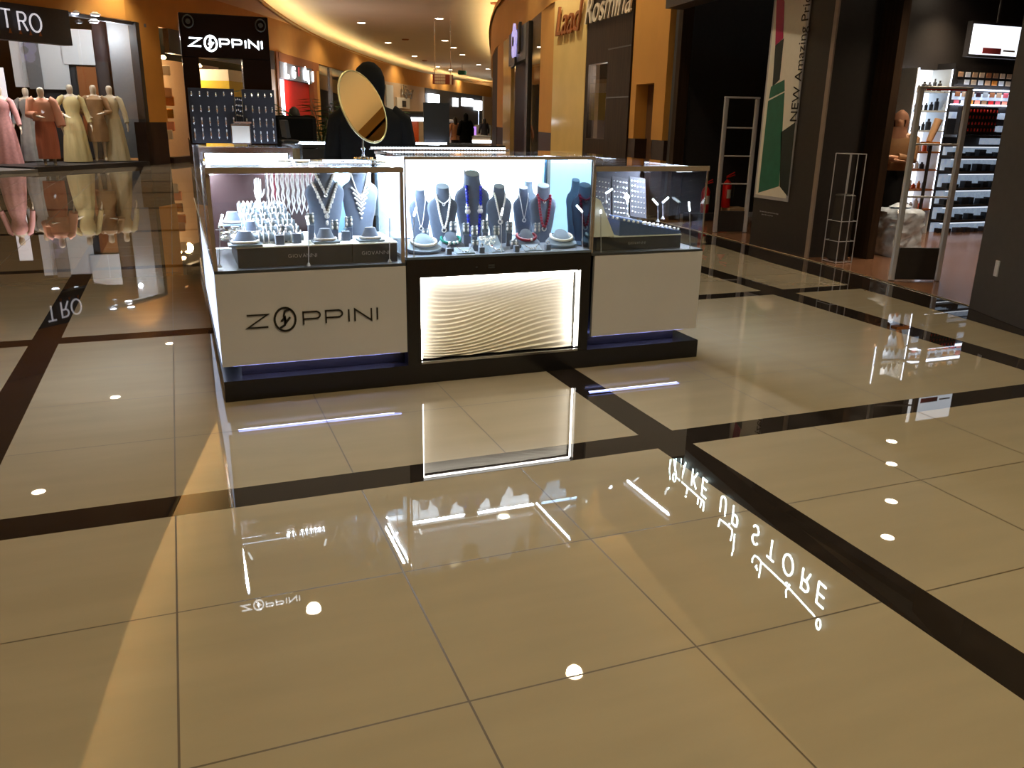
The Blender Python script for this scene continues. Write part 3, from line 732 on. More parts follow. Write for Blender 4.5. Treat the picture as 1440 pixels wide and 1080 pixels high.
# -------- low rounded collar displays of the front row
def lowpad(label, u, v, Y, w, m_='velvet_light', base='velvet_dark', zt=.055, name='collar_display'):
    p = aty(u, v, Y); t = thing(name, label, 'display stand', (p.x, Y, zC+.001))
    n = 28; mb = MB()
    mb.rings([[(w*f*math.cos(2*PI*i/n), w*.72*f*math.sin(2*PI*i/n), z+zt*.35*g*math.sin(2*PI*i/n)) for i in range(n)] for f, z, g in ((.86, 0, 0), (1, .018, .4), (1.0, .03, .7), (.78, .045, 1), (.52, .06, 1.1), (.44, .074, 1.2))]); mb.build('pad', m_, t, True)
    mb = MB(); mb.lathe([(w*.84, 0), (w*.98, .014)], n=n, sy=.72); mb.build('base', base, t, True)
    return t
def collar(label, t, w, m_, r=.005, a0=150, a1=390, f=.70, pend=None, parts=None):
    o = thing('necklace', label, 'necklace', tuple(t.location)); n = 44; mb = MB()
    for k in range(n+1):
        a = math.radians(a0+(a1-a0)*k/n); mb.ball((w*f*math.cos(a), w*.72*f*math.sin(a), .052+.0195*.9*math.sin(a)+r), r, 6, 4)
    mb.build('strand', m_, o, True)
    if pend:
        mb = MB()
        for a in pend:
            a = math.radians(a); mb.ball((w*f*math.cos(a), w*.72*f*math.sin(a)-.004, .054+.0175*math.sin(a)+r), .009, 8, 5)
        mb.build('ornament', 'crystal', o, True)
    return o
t = lowpad('large round pale pad with white collar, front left corner of the centre case', 596, 345, 4.22, .094); collar('broad white pearl collar in the front left corner of the centre case', t, .094, 'pearl', .008)
t = lowpad('round pale pad with turquoise beads in the front row of the centre case', 634, 345, 4.27, .075, 'velvet'); collar('turquoise bead necklace with three white stones', t, .075, 'green_bead', .008, pend=(250, 275, 300))
t = lowpad('round grey pad with crimson beads in the front row of the centre case', 740, 338, 4.28, .078, 'velvet'); collar('short crimson bead necklace lying on the grey pad with one white stone', t, .078, 'red_bead', .0085, pend=(285,))
t = lowpad('large round pale pad with white collar, front right corner of the centre case', 789, 340, 4.23, .09); collar('broad white pearl collar in the front right corner of the centre case', t, .09, 'pearl', .008)
# bib cushion with red stone
p = aty(687, 352, 4.24); t = thing('sloped_pad', 'sloped pale pad with a white bib in the middle of the front row', 'display stand', (p.x, 4.22, zC+.001))
MB().prism([(-.05, 0), (.06, 0), (.06, .062), (.05, .07)], (-.05, 0, 0), (0, 1, 0), ZU, .11).build('pad', 'velvet_light', t)
o = thing('necklace', 'white bib necklace with one small red stone in the middle of the front row', 'necklace', (p.x, 4.22, zC+.001)); mb = MB()
for k in range(60):
    f = rr.uniform(-1, 1); g = rr.uniform(abs(f)*.8, 1); mb.ball((.045*f, -.046+.095*g, .006+.062*g), .005, 6, 4)
mb.build('strand', 'pearl', o, True); MB().ball((0.0, -.03, .028), .006, 8, 5).build('red_stone', 'red_bead', o, True)
# ring boxes, sloped mini trays, earring stands
def ringbox(label, u, v, Y, s=.028, m_='velvet', z=None, group=None):
    p = aty(u, v, Y); t = thing('ring_block', label, 'display stand', (p.x, Y, (z or zC)+.001), group=group)
    MB().rbox(-s/2, s/2, -s/2, s/2, 0, s*1.15, .002).build('block', m_, t)
    r = thing('ring', label.replace('block', 'block, its ring').replace('grey', 'silver ring on the grey') if 0 else 'silver stone ring on the '+label, 'ring', (p.x, Y, (z or zC)+.001+s*1.15), group=group and group.replace('blocks', 'rings'))
    m = MB(); m.tube([(.008*math.cos(2*PI*i/14), 0, .008+.008*math.sin(2*PI*i/14)) for i in range(14)], .0016, 6, closed=True); m.build('band', 'silver', r, True); MB().ball((0, 0, .018), .0045, 8, 5).build('stone', 'crystal', r, True)
for lab, u in (('small grey block right of the front left collar pad', 631), ('small grey block left of the centre case middle lamp', 677), ('small grey block right of the centre case middle lamp', 726), ('small grey block left of the front right collar pad', 770)): ringbox(lab, u, 358, 4.14)
def minitray(label, u, Y=4.15, w=.05):
    p = aty(u, 358, Y); t = thing('sloped_tray', label, 'display stand', (p.x, Y, zC+.001))
    MB().prism([(0, 0), (.055, 0), (.055, .028), (0, .004)], (-w, -.02, 0), (0, 1, 0), ZU, 2*w).build('tray', 'velvet_light', t)
    o = thing('necklace', 'fine silver necklace laid on the '+label, 'necklace', (p.x, Y, zC+.001)); m = MB()
    m.tube([(w*.8*f, -.015+.03*f*f+.004, .014+.016*f*f) for f in [i/8 for i in range(-8, 9)]], .002, 6); m.build('strand', 'silver', o, True); m = MB()
    for f in (-.3, 0, .3): m.ball((w*f, -.013, .014), .005, 6, 4)
    m.build('pendant', 'crystal', o, True)
minitray('sloped pale tray beside the turquoise beads', 654); minitray('sloped pale tray beside the front middle lamp', 699, 4.16, .035); minitray('sloped pale tray in front of the crimson beads', 748)
def earstand(label, u, v, Y, k, z=None):
    p = aty(u, v, Y); zz = (z or zC)+.001; t = thing('earring_stand', label, 'display stand', (p.x, Y, zz)); hh = max(.03, p.z-zz)
    MB().rbox(-.016, .016, -.01, .01, 0, hh*.55, .002).build('block', 'velvet', t); MB().box(-.02, .02, -.003, .003, hh*.55, hh).build('card', 'velvet_light', t)
    for s in (-1, 1):
        e = thing('earring', '%s white crystal earring on the %s' % ('left' if s < 0 else 'right', label), 'earring', (p.x+s*.012, Y-.007, zz+hh))
        m = MB(); m.ball((0, 0, 0), .005, 8, 5); m.ball((0, 0, -.016), .007, 8, 5, 1.4); m.build('drop', 'crystal', e, True)
        if k: MB().ball((0, 0, -.036), .006, 8, 5, 1.8).build('lower_drop', 'pearl', e, True)
for i, (u, v, Y, k, lab) in enumerate([(637, 312, 4.36, 1, 'earring stand between the pearl necklace and the blue beads'), (598, 322, 4.34, 0, 'earring stand behind the front left collar pad'), (655, 314, 4.33, 1, 'earring stand at the left strand of the blue beads'), (667, 318, 4.30, 1, 'earring stand under the blue beads'), (682, 310, 4.33, 1, 'earring stand at the right strand of the blue beads'), (698, 318, 4.33, 1, 'earring stand under the white rope necklace'), (716, 312, 4.34, 1, 'earring stand right of the white rope necklace'), (755, 314, 4.36, 1, 'earring stand left of the burgundy pendants'), (722, 338, 4.24, 0, 'earring stand left of the crimson beads'), (668, 338, 4.22, 0, 'earring stand right of the turquoise beads')]): earstand(lab, u, v, Y, k)
lampstick('thin white lamp at the left end of the centre case', 582, 363, 304, 0, 4.13, 586, 292); lampstick('thin white lamp in the middle of the centre case', 705, 359, 303, 0, 4.13, 708, 293)
lampstick('thin white lamp at the right end of the centre case', 819, 355, 298, 0, 4.13, 812, 289)

# -------- left case
zL = .645
t = thing('riser_box', 'long black riser box with a brand name on its front in the left case', 'display box', (.235, 4.16, zL+.001))
MB().box(0, .545, 0, .5, 0, .092).build('box', 'charcoal', t); MB().box(-.005, .546, -.004, .5, .092, .098).build('top_pad', 'white_case', t)
m = MB(); strokes(m, 'GIOVANNI', (.235, -.001, .04), XR, ZU, .016, 1.1, .35, .1, .0015); m.build('lettering', 'alu', t)
t2 = thing('riser_box', 'short black riser box with a brand name at the right end of the left case', 'display box', (.785, 4.16, zL+.001))
MB().box(0, .225, 0, .4, 0, .092).build('box', 'charcoal', t2); MB().box(0, .225, -.004, .4, .092, .098).build('top_pad', 'white_case', t2)
m = MB(); strokes(m, 'GIOVANNI', (.045, -.001, .04), XR, ZU, .016, 1.1, .35, .1, .0015); m.build('lettering', 'alu', t2)
zR = zL+.1
t, h, w = bust('charcoal bust with two crystal necklaces in the left case', 455, 237, 340, 4.42, .10, zR); top_ = t
necklace('upper crystal collar on the left bust of the left case', t, h, w, .50, .95, .64, 'crystal', .008, pend='crystal', pr=.008, curve=1.1)
o = necklace('lower crystal bib necklace with drops on the left bust of the left case', t, h, w, .64, .80, .34, 'crystal', .008, pend='crystal', pr=.010, curve=1.0)
m = MB()
for k in range(9):
    f = (k-4)/5; x = w*.5*f; z = h*(.34+.36*abs(f)-.03); m.ball((x, surf(t, h, w, x, z)-.006, z), .007, 8, 5, 1.4)
m.ball((0, surf(t, h, w, 0, h*.22)-.006, h*.22), .008, 8, 5, 1.8); m.build('drops', 'crystal', o, True)
t, h, w = bust('charcoal bust with a pointed crystal bib at the right side of the left case', 504, 237, 335, 4.45, .098, zR)
o = necklace('pointed crystal bib necklace at the right side of the left case', t, h, w, .46, .95, .54, 'crystal', .005, pend=None, curve=1.3)
m = MB()
for r_ in range(7):
    for k in range(-(6-r_), 7-r_):
        x = w*.075*k; z = h*(.60-.055*r_+.02*abs(k)); m.ball((x, surf(t, h, w, x, z)-.006, z), .0065, 6, 4)
m.build('bib', 'crystal', o, True)
# trapezoid collar blocks on slabs
def trap(label, u, v, Y, w, z=zR):
    p = aty(u, v, Y); t = thing('collar_block', label, 'display stand', (p.x, Y, z+.001))
    MB().rbox(-w*1.25, w*1.25, -.05, .05, 0, .010, .002).build('slab', 'velvet_light', t)
    n = 24; m = MB(); m.rings([[(w*f*math.cos(2*PI*i/n), .042*f*math.sin(2*PI*i/n), z_) for i in range(n)] for f, z_ in ((1, .010), (.92, .02), (.62, .05), (.5, .068))]); m.build('cone', 'velvet', t, True)
    o = thing('necklace', 'white crystal necklace around the '+label, 'necklace', (p.x, Y, z+.001)); m = MB()
    for k in range(40):
        a = math.radians(165+210*k/39); m.ball((w*1.0*math.cos(a), .046*math.sin(a)-.002, .020), .0065, 6, 4)
    m.build('strand', 'crystal', o, True)
trap('low sloping collar block, front left in the left case', 345, 346, 4.20, .062); trap('low sloping collar block below the two crystal necklaces', 458, 345, 4.22, .052); trap('low sloping collar block below the pointed crystal bib', 521, 342, 4.22, .052)
trap('collar block behind the front left one in the left case', 352, 318, 4.34, .045, zR+.03); trap('rear collar block near the left side glass', 325, 285, 4.52, .05, zR+.06)
for lab, u, Y in (('grey block beside the front left collar block', 394, 4.20), ('grey block left of the middle lamp of the left case', 418, 4.24), ('grey block between the two busts of the left case', 487, 4.27)): ringbox(lab, u, 350, Y, .04, z=zR)
def earL(lab, u, v, Y): earstand(lab, u, v, Y, 1, zR)
earL('earring stand between the two busts of the left case', 490, 305, 4.30); earL('earring stand left of the two crystal necklaces', 436, 300, 4.33); earL('earring stand above the first grey block, left case', 398, 318, 4.28); earL('earring stand in front of the left bust', 470, 310, 4.30)
# padded rolls with bangles, rising to the back
rolls = []
for k in range(6):
    Y = 4.27+.075*k; z = zR+.028+.022*k; x0, x1 = .28, .56-.01*k
    o = tag(MB().tube([(x0, Y, z), (x1, Y, z)], .022, 14).build('bangle_roll', 'velvet_light', smooth=True), 'pale padded roll full of bangles, number %s from the front glass of the left case' % ('one', 'two', 'three', 'four', 'five', 'six')[k], 'display roll'); rolls.append((x0, x1, Y, z))
bg = tag(MB().tube([(0, .027*math.cos(2*PI*i/16), .027*math.sin(2*PI*i/16)) for i in range(16)], .0036, 6, closed=True).build('bangle', 'crystal', smooth=True), 'white crystal bangle threaded on the padded rolls of the left case', 'bangle', 'crystal bangles on the padded rolls'); first = True
for x0, x1, Y, z in rolls:
    for k in range(11):
        o = bg if first else bg.copy()
        if not first: COL.objects.link(o)
        first = False; o.location = (x0+.012+(x1-x0-.024)*k/10, Y, z); o.rotation_euler = (0, 0, rr.uniform(-.35, .35)); o.scale = (1, 1+.1*rr.random(), 1+.1*rr.random())
# long chains hanging at the back
rod = aty(405, 228, 4.60)
t = thing('chain_rail', 'steel rail carrying the long pale chains at the back of the left case', 'rail', (.47, 4.60, 1.08)); MB().tube([(-.04, 0, 0), (.22, 0, 0)], .005, 8).build('bar', 'steel', t, True); MB().tube([(-.04, 0, 0), (-.04, 0, -.33)], .004, 8).build('post', 'steel', t, True); MB().tube([(.22, 0, 0), (.22, 0, -.33)], .004, 8).build('post', 'steel', t, True)
def chain(x, Y, ln):
    m = MB(); pts = [(x-.009, Y, 1.08)]+[(x-.009-.004*math.sin(q*3), Y-.01, 1.08-ln*q/8) for q in range(1, 8)]+[(x, Y-.012, 1.08-ln-.012)]+[(x+.009+.004*math.sin(q*2), Y-.01, 1.08-ln*q/8) for q in range(7, 0, -1)]+[(x+.009, Y, 1.08)]
    m.tube(pts, .0042, 6); return m.build('chain_necklace', 'velvet_light' if 0 else 'pearl', smooth=True)
for k in range(9): tag(chain(.445+.026*k, 4.592, .21-.0*k+rr.uniform(-.02, .02)), 'long pale chain hanging from the rail at the back of the left case', 'necklace', 'long chains hanging in the left case')
# white mannequin hand and red ribbon at the back
p = aty(362, 258, 4.62)
t = thing('hand_display', 'small white hand shaped ring stand behind the bangle rolls', 'display stand', (p.x, 4.62, zR+.12))
m = MB(); m.lathe([(.018, 0), (.02, .01), (.012, .03), (.011, .06), (.017, .075), (.02, .1), (.016, .118), (.004, .124)], n=14, sy=.6); m.build('palm', 'white', t, True)
for k in range(4): MB().tube([(-.012+.008*k, 0, .11), (-.014+.0095*k, -.004, .145+.006*(1 if k in (1, 2) else 0)), (-.014+.0095*k, -.009, .162+.006*(1 if k in (1, 2) else 0))], [.005, .0045, .003], 8).build('finger', 'white', t, True)
MB().tube([(.014, 0, .07), (.028, -.004, .092), (.032, -.006, .112)], [.006, .005, .003], 8).build('thumb', 'white', t, True)
tag(MB().box(.0, .012, 0, .004, 0, .2).build('red_ribbon', 'red_bead', loc=(aty(383, 245, 4.66).x, 4.66, .9)), 'narrow red ribbon hanging left of the long chains', 'ribbon')
lampstick('thin white lamp at the left end of the left case', 309, 376, 317, 0, 4.13, 313, 302); lampstick('thin white lamp in the middle of the left case', 434, 374, 316, 0, 4.13, 431, 304); lampstick('thin white lamp at the right end of the left case', 548, 369, 305, 0, 4.13, 540, 294, up=True)
t = thing('bracelet_heap', 'loose heap of silver bracelets left of the bangle rolls', 'bracelets', (.20, 4.28, zR)); m = MB()
for k in range(26):
    c = Vector((rr.uniform(-.02, .06), rr.uniform(-.03, .35), rr.uniform(.02, .06))); a = rr.random()*PI; b = rr.uniform(-.5, .5)
    m.tube([tuple(c+Vector((.024*math.cos(q*PI/6)*math.cos(a), .024*math.cos(q*PI/6)*math.sin(a), .024*math.sin(q*PI/6)*math.sin(b)))) for q in range(12)], .003, 5, closed=True)
m.build('bracelets', 'silver', t, True)['kind'] = 'stuff'

# -------- right case
zr = .652
t = thing('riser_box', 'long black riser box in the right case', 'display box', (2.15, 4.17, zr+.001))
MB().box(0, .545, 0, .5, 0, .072).build('box', 'charcoal', t); MB().box(.08, .545, -.004, .5, .072, .078).build('top_pad', 'white_case', t)
m = MB(); strokes(m, 'GIOVANNI', (.20, -.001, .03), XR, ZU, .013, 1.1, .35, .1, .0015); m.build('lettering', 'alu', t)
zr2 = zr+.08
t = thing('sloped_card_stand', 'white wedge stand at the left end of the right case', 'display stand', (2.125, 4.16, zr2)); MB().prism([(0, 0), (.13, 0), (.03, .2), (.0, .215)], (0, .0, 0), XR, ZU, -.22).build('wedge', 'white_case', t)
t = thing('earring_tray', 'long blue velvet tray packed with pearl earrings in the right case', 'tray', (2.29, 4.17, zr2)); m = MB(); m.prism([(0, 0), (.40, 0), (.40, .018), (.0, .085)], (0, 0, 0), XR, ZU, -.30); m.build('tray', 'velvet_blue', t)
for k in range(2): MB().tube([(.02, .05+.12*k, .085), (.15, .02+.12*k, .062)], .017, 10).build('roll', 'velvet_blue', t, True)
es = tag(MB().ball((0, 0, 0), .0078, 8, 5).build('pearl_earring', 'pearl', smooth=True), 'small white pearl earring stuck in the blue tray of the right case', 'earring', 'pearl earrings in the blue tray'); first = True
for r_ in range(6):
    for k in range(13):
        o = es if first else es.copy()
        if not first: COL.objects.link(o)
        first = False; x = .03+.36*k/12; o.location = (2.29+x, 4.18+.045*r_+rr.uniform(-.004, .004), zr2+.085-.067*x/.4+.006)
# dark sloped boards with specks, added in place of reflections at the back
for b in range(5):
    x = 2.13+.125*b; t = thing('reflection_board', 'dark sloped board standing in for reflections, number %s from the left in the right case' % ('one', 'two', 'three', 'four', 'five')[b], 'display board', (x, 4.66, zr2+.05))
    sl = lambda p: Matrix.Rotation(math.radians(-28), 3, 'X') @ Matrix.Rotation(math.radians(10), 3, 'Y') @ p
    MB().box(0, .112, 0, .008, 0, .27).xf(sl).build('board', 'velvet_dark', t); m = MB()
    for r_ in range(7):
        for k in range(5): m.ball((.014+.021*k, -.002, .03+.035*r_), .0048, 6, 4)
    m.xf(sl).build('reflection_specks', 'silver', t, True)
for lab, a in (('bright thin lamp in the middle of the right case', (883, 305, 284, 0, 4.40, 881, 273)), ('thin white lamp right of the bright one in the right case', (925, 312, 288, 0, 4.36, 919, 280)), ('thin white lamp behind the pearl earrings in the right case', (932, 308, 285, 0, 4.46, 941, 278)), ('thin white lamp at the right end of the right case', (970, 351, 297, 0, 4.13, 970, 284)), ('thin white lamp at the left end of the right case', (845, 358, 300, 0, 4.13, 846, 296)), ('thin white lamp leaning near the wedge stand', (852, 285, 272, 0, 4.5, 862, 266))):
    lampstick(lab, *a, up=lab.startswith('bright'))
MB_ = thing('lamp_bulb', 'round glaring lamp head above the pearl earrings of the right case', 'lamp', tuple(aty(882, 277, 4.38)))
MB().ball((0, 0, 0), .014, 14, 8).build('bulb', 'led_cool', MB_, True)
# -------- a few pieces seen in the tall left wing and on the rear rails
for k in range(7): tag(MB().tube([(0, .02*math.cos(2*PI*i/12), .02*math.sin(2*PI*i/12)) for i in range(12)], .003, 6, closed=True).build('bangle', 'silver', smooth=True, loc=(.2+.045*k, 5.0, 1.02)), 'silver bangle on the upper roll of the tall left showcase', 'bangle', 'bangles in the tall left showcase')
tag(MB().tube([(.16, 5.0, 1.02), (.52, 5.0, 1.02)], .016, 10).build('bangle_roll', 'velvet_light', smooth=True), 'pale roll near the top of the tall left showcase', 'display roll')
A = aty(596, 144, 7.6); B = aty(628, 207, 7.6); Cc = aty(632, 144, 7.6)
t = thing('display_board', 'tall dark grey display board standing on the rear counter', 'display board', (A.x, 7.6, 1.122)); m = MB(); m.rbox(0, Cc.x-A.x, 0, .03, 0, A.z-1.122, .004); m.build('board', 'charcoal', t); MB().box(.02, Cc.x-A.x-.02, .03, .09, 0, .015).build('foot', 'charcoal', t)
for k, (u, v) in enumerate(((538, 229), (548, 224), (525, 226), (400, 228), (425, 229), (445, 227))):
    p = atz(u, v, ZT+.004)
    tag(MB().tube([(.03*math.cos(2*PI*i/16), .03*math.sin(2*PI*i/16), .004) for i in range(16)], .004, 6, closed=True).build('bangle', 'crystal', smooth=True, loc=tuple(p)), 'white bangle lying on the glass top %s the round mirror' % ('right of' if k < 3 else 'left of'), 'bangle', 'bangles on the glass top %s the mirror' % ('right of' if k < 3 else 'left of'))

# ================================================================== FIGURES
def skinmesh(name, V, E, R, m_, parent, sub=1):
    me = bpy.data.meshes.new(name); me.from_pydata(V, E, []); me.update()
    o = bpy.data.objects.new(name, me); COL.objects.link(o)
    md = o.modifiers.new('s', 'SKIN'); md.use_smooth_shade = True
    sv = me.skin_vertices[0].data
    for i, r in enumerate(R):
        rr_ = r if isinstance(r, tuple) else (r, r); sv[i].radius = rr_; sv[i].use_root = (i == 0)
    ss = o.modifiers.new('u', 'SUBSURF'); ss.levels = sub; ss.render_levels = sub
    dg = bpy.context.evaluated_depsgraph_get(); dg.update()
    nm = bpy.data.meshes.new_from_object(o.evaluated_get(dg)); bpy.data.objects.remove(o)
    nm.materials.clear(); nm.materials.append(MATS[m_]); nm.polygons.foreach_set('use_smooth', [True]*len(nm.polygons))
    ob = bpy.data.objects.new(name, nm); COL.objects.link(ob); ob.parent = parent
    return ob
def body(parent, h, m_, armL=((.20, 0, .62), (.22, -.03, .47)), armR=((-.20, 0, .62), (-.22, -.03, .47)), legs=True, face=True, sub=1, name='body', feet=True):
    """standing figure facing -Y, height h. arms: (elbow, wrist) as fractions of h"""
    V = []; E_ = []; R = []
    def a(p, r, l=None):
        V.append((p[0]*h, p[1]*h, p[2]*h)); R.append(tuple(q*h for q in r) if isinstance(r, tuple) else r*h)
        if l is not None: E_.append((l, len(V)-1))
        return len(V)-1
    pel = a((0, 0, .53), (.085, .065)); wa = a((0, 0, .62), (.068, .052), pel); ch = a((0, .0, .72), (.085, .06), wa); up = a((0, .0, .80), (.075, .05), ch)
    nk = a((0, .0, .855), .030, up); hb = a((0, -.008, .885), (.040, .046), nk); hm = a((0, -.006, .93), (.046, .056), hb); ht_ = a((0, 0, .972), (.034, .042), hm)
    if face: nose = a((0, -.067, .915), .008, hm)
    for s, arm in ((1, armL), (-1, armR)):
        sh = a((s*.10, 0, .805), .034, up); el = a(arm[0], .024, sh); wr = a(arm[1], .015, el)
        d = Vector(arm[1])-Vector(arm[0]); d.normalize(); side = Vector((0, -1, 0)) if abs(d.y) < .7 else Vector((1, 0, 0))
        pa = a(Vector(arm[1])+d*.035, (.019, .012), wr)
        for k, (o_, ln) in enumerate(((-.014, .038), (-.005, .044), (.005, .042), (.014, .034))):
            b = Vector(arm[1])+d*.055+side*o_; f1 = a(b, .0062, pa); f2 = a(b+d*ln*.5+Vector((-s*.004, 0, 0)), .0056, f1); a(b+d*ln+Vector((-s*.012, 0, -.002)), .0042, f2)
        t1 = a(Vector(arm[1])+d*.02+side*.024, .007, pa); a(Vector(arm[1])+d*.045+side*.034, .005, t1)
    if legs:
        for s in (1, -1):
            hp = a((s*.052, 0, .49), .055, pel); kn = a((s*.055, -.006, .28), .034, hp); an = a((s*.055, .01, .045), .019, kn); a((s*.058, -.06, .018), .018, an)
    return skinmesh(name, V, E_, R, m_, parent, sub)
def dress(parent, name, m_, prof, h, sx=1, sy=.72, folds=9, amp=.04, c=(0, 0), n=54, seed=0):
    """prof: list of (z frac, radius frac, fold amount)"""
    m = MB(); rs = []; ph = seed*1.7
    for z, r, f in prof:
        rs.append([((c[0]+r*sx*(1+amp*f*math.sin(folds*2*PI*i/n+ph)+.5*amp*f*math.sin((folds*2-3)*2*PI*i/n+ph*2))*math.cos(2*PI*i/n))*h, (c[1]+r*sy*(1+amp*f*math.sin(folds*2*PI*i/n+ph))*math.sin(2*PI*i/n))*h, z*h) for i in range(n)])
    m.rings(rs); return m.build(name, m_, parent, True)
def sleeve(parent, m_, s, arm, h, r0=.045, r1=.034, name='sleeve'):
    m = MB(); P = [Vector((s*.075, 0, .815)), Vector((s*.115, 0, .79)), Vector(arm[0]), Vector(arm[0]).lerp(Vector(arm[1]), .85)]
    m.tube([p*h for p in P], [r0*h*.9, r0*h, (r0+r1)/2*h, r1*h], 12); return m.build(name, m_, parent, True)

# ---- the clerk behind the round mirror, in a black abaya and headscarf
ck = aty(512, 88, 5.55); hC = ck.z+.0
t = thing('person', 'person in black robe and black headscarf standing behind the round mirror inside the kiosk', 'person', (aty(520, 150, 5.55).x, 5.55, 0), PI-.2)
hC = ck.z/1.0
aL, aR = ((.15, -.05, .62), (.09, -.16, .66)), ((-.15, -.05, .62), (-.08, -.16, .67))
body(t, hC/1.01, 'skin', aL, aR)
dress(t, 'abaya', 'abaya', [(.012, .14, 1), (.2, .125, 1), (.45, .11, .6), (.6, .10, .3), (.70, .105, .1), (.76, .118, 0), (.80, .115, 0), (.83, .09, 0), (.845, .05, 0)], hC, sx=1.12)
sleeve(t, 'abaya', 1, aL, hC, .045, .04); sleeve(t, 'abaya', -1, aR, hC, .045, .04)
m = MB(); n = 28; rs = []
for z, rx, ry, cyy in ((.78, .10, .08, .0), (.815, .085, .07, .0), (.85, .055, .055, .005), (.88, .056, .062, .012), (.915, .06, .068, .012), (.95, .058, .064, .008), (.98, .045, .05, .006), (1.0, .022, .026, .006), (1.004, .004, .004, .006)):
    ring = []
    for i in range(n):
        a = 2*PI*i/n; ring.append((rx*math.cos(a)*hC, (cyy+ry*math.sin(a))*hC, z*hC))
    rs.append(ring)
m.rings(rs); 
def face_cut(mb, z0, z1, wx):   # opens the scarf in front of the face
    keep = []
    for f in mb.f:
        c = [sum(mb.v[i][k] for i in f)/len(f) for k in range(3)]
        if not (z0 < c[2] < z1 and c[1] < -.02 and abs(c[0]) < wx): keep.append(f)
    mb.f = keep; mb.mi = [0]*len(keep)
face_cut(m, .872*hC, .965*hC, .055*hC); m.build('headscarf', 'abaya', t, True)

# ---- two shoppers walking away far down the corridor
def shopper(name_label, u, vtop, Y, h, top, bottom, hair=True, abaya=False, rz=PI):
    p = aty(u, vtop, Y); z0 = 0; h = p.z
    t = thing('person', name_label, 'person', (p.x, Y, 0), rz)
    aL, aR = ((.16, .0, .63), (.17, -.04, .48)), ((-.16, 0, .63), (-.17, -.04, .48))
    body(t, h/1.0, 'skin', aL, aR)
    if abaya:
        dress(t, 'abaya', 'abaya', [(.012, .17, 1), (.3, .14, 1), (.6, .11, .4), (.72, .12, 0), (.80, .12, 0), (.845, .05, 0)], h, sx=1.15)
        sleeve(t, 'abaya', 1, aL, h, .05, .05); sleeve(t, 'abaya', -1, aR, h, .05, .05)
        m = MB(); m.lathe([(.09*h, .79*h), (.055*h, .85*h), (.06*h, .92*h), (.052*h, .97*h), (.01*h, 1.005*h)], (0, .008*h, 0), 20, 1, 1.05); face_cut(m, .872*h, .965*h, .05*h); m.build('headscarf', 'abaya', t, True)
    else:
        dress(t, 'top', top, [(.42, .13, 1), (.55, .105, .5), (.7, .105, 0), (.79, .11, 0), (.83, .07, 0), (.845, .045, 0)], h)
        sleeve(t, top, 1, aL, h, .042, .036); sleeve(t, top, -1, aR, h, .042, .036)
        m = MB()
        for s in (1, -1): m.tube([(s*.05*h, 0, .5*h), (s*.055*h, 0, .28*h), (s*.055*h, .01*h, .05*h)], [.068*h, .05*h, .035*h], 12)
        m.build('trousers', bottom, t, True)
        m = MB(); m.rings([[(rx*math.cos(2*PI*i/20)*h, (c+ry*math.sin(2*PI*i/20))*h, z*h) for i in range(20)] for z, rx, ry, c in ((.76, .035, .012, .062), (.82, .045, .02, .052), (.88, .052, .04, .028), (.93, .056, .062, .008), (.975, .042, .048, .006), (1.0, .012, .014, .006))]); face_cut(m, .86*h, .96*h, .05*h); m.build('hair', 'hair', t, True)
    return t
shopper('person in a pink top with long dark hair, seen from behind down the corridor', 640, 164, 30, 1.6, 'pink_top', 'denim')
shopper('person in a black robe walking beside the one in the pink top', 655, 159, 29.5, 1.6, 'abaya', 'abaya', abaya=True)
shopper('person in dark clothes farthest down the corridor near the white counters', 681, 166, 38, 1.5, 'denim', 'denim')
shopper('person in black clothes with dark hair in front of the red shop', 413, 150, 12.5, 1.6, 'abaya', 'denim')

# ---- woman in the make-up shop
pw = aty(1267, 155, 7.75)
t = thing('person', 'person in tan shirt and brown headscarf with folded arms inside the dark make-up shop', 'person', (pw.x+.02, 7.75, .004), -.9)
hW = pw.z-.004
aL, aR = ((.125, -.04, .645), (.01, -.125, .66)), ((-.125, -.04, .645), (.0, -.12, .64))
body(t, hW, 'skin', aL, aR)
dress(t, 'shirt', 'olive_shirt', [(.50, .10, .1), (.6, .088, .1), (.7, .094, 0), (.79, .098, 0), (.83, .07, 0), (.845, .045, 0)], hW)
sleeve(t, 'olive_shirt', 1, aL, hW, .042, .034); sleeve(t, 'olive_shirt', -1, aR, hW, .042, .034)
dress(t, 'skirt', 'abaya', [(.015, .13, 1), (.3, .115, 1), (.5, .108, .3), (.56, .095, 0)], hW)
m = MB(); m.rings([[(rx*math.cos(2*PI*i/24)*hW, (c+ry*math.sin(2*PI*i/24))*hW, z*hW) for i in range(24)] for z, rx, ry, c in ((.77, .085, .07, 0), (.81, .08, .068, 0), (.85, .055, .058, .0), (.88, .056, .064, .012), (.93, .06, .068, .010), (.975, .046, .052, .006), (1.003, .010, .012, .006))]); face_cut(m, .884*hW, .952*hW, .036*hW); m.build('headscarf', 'scarf', t, True)

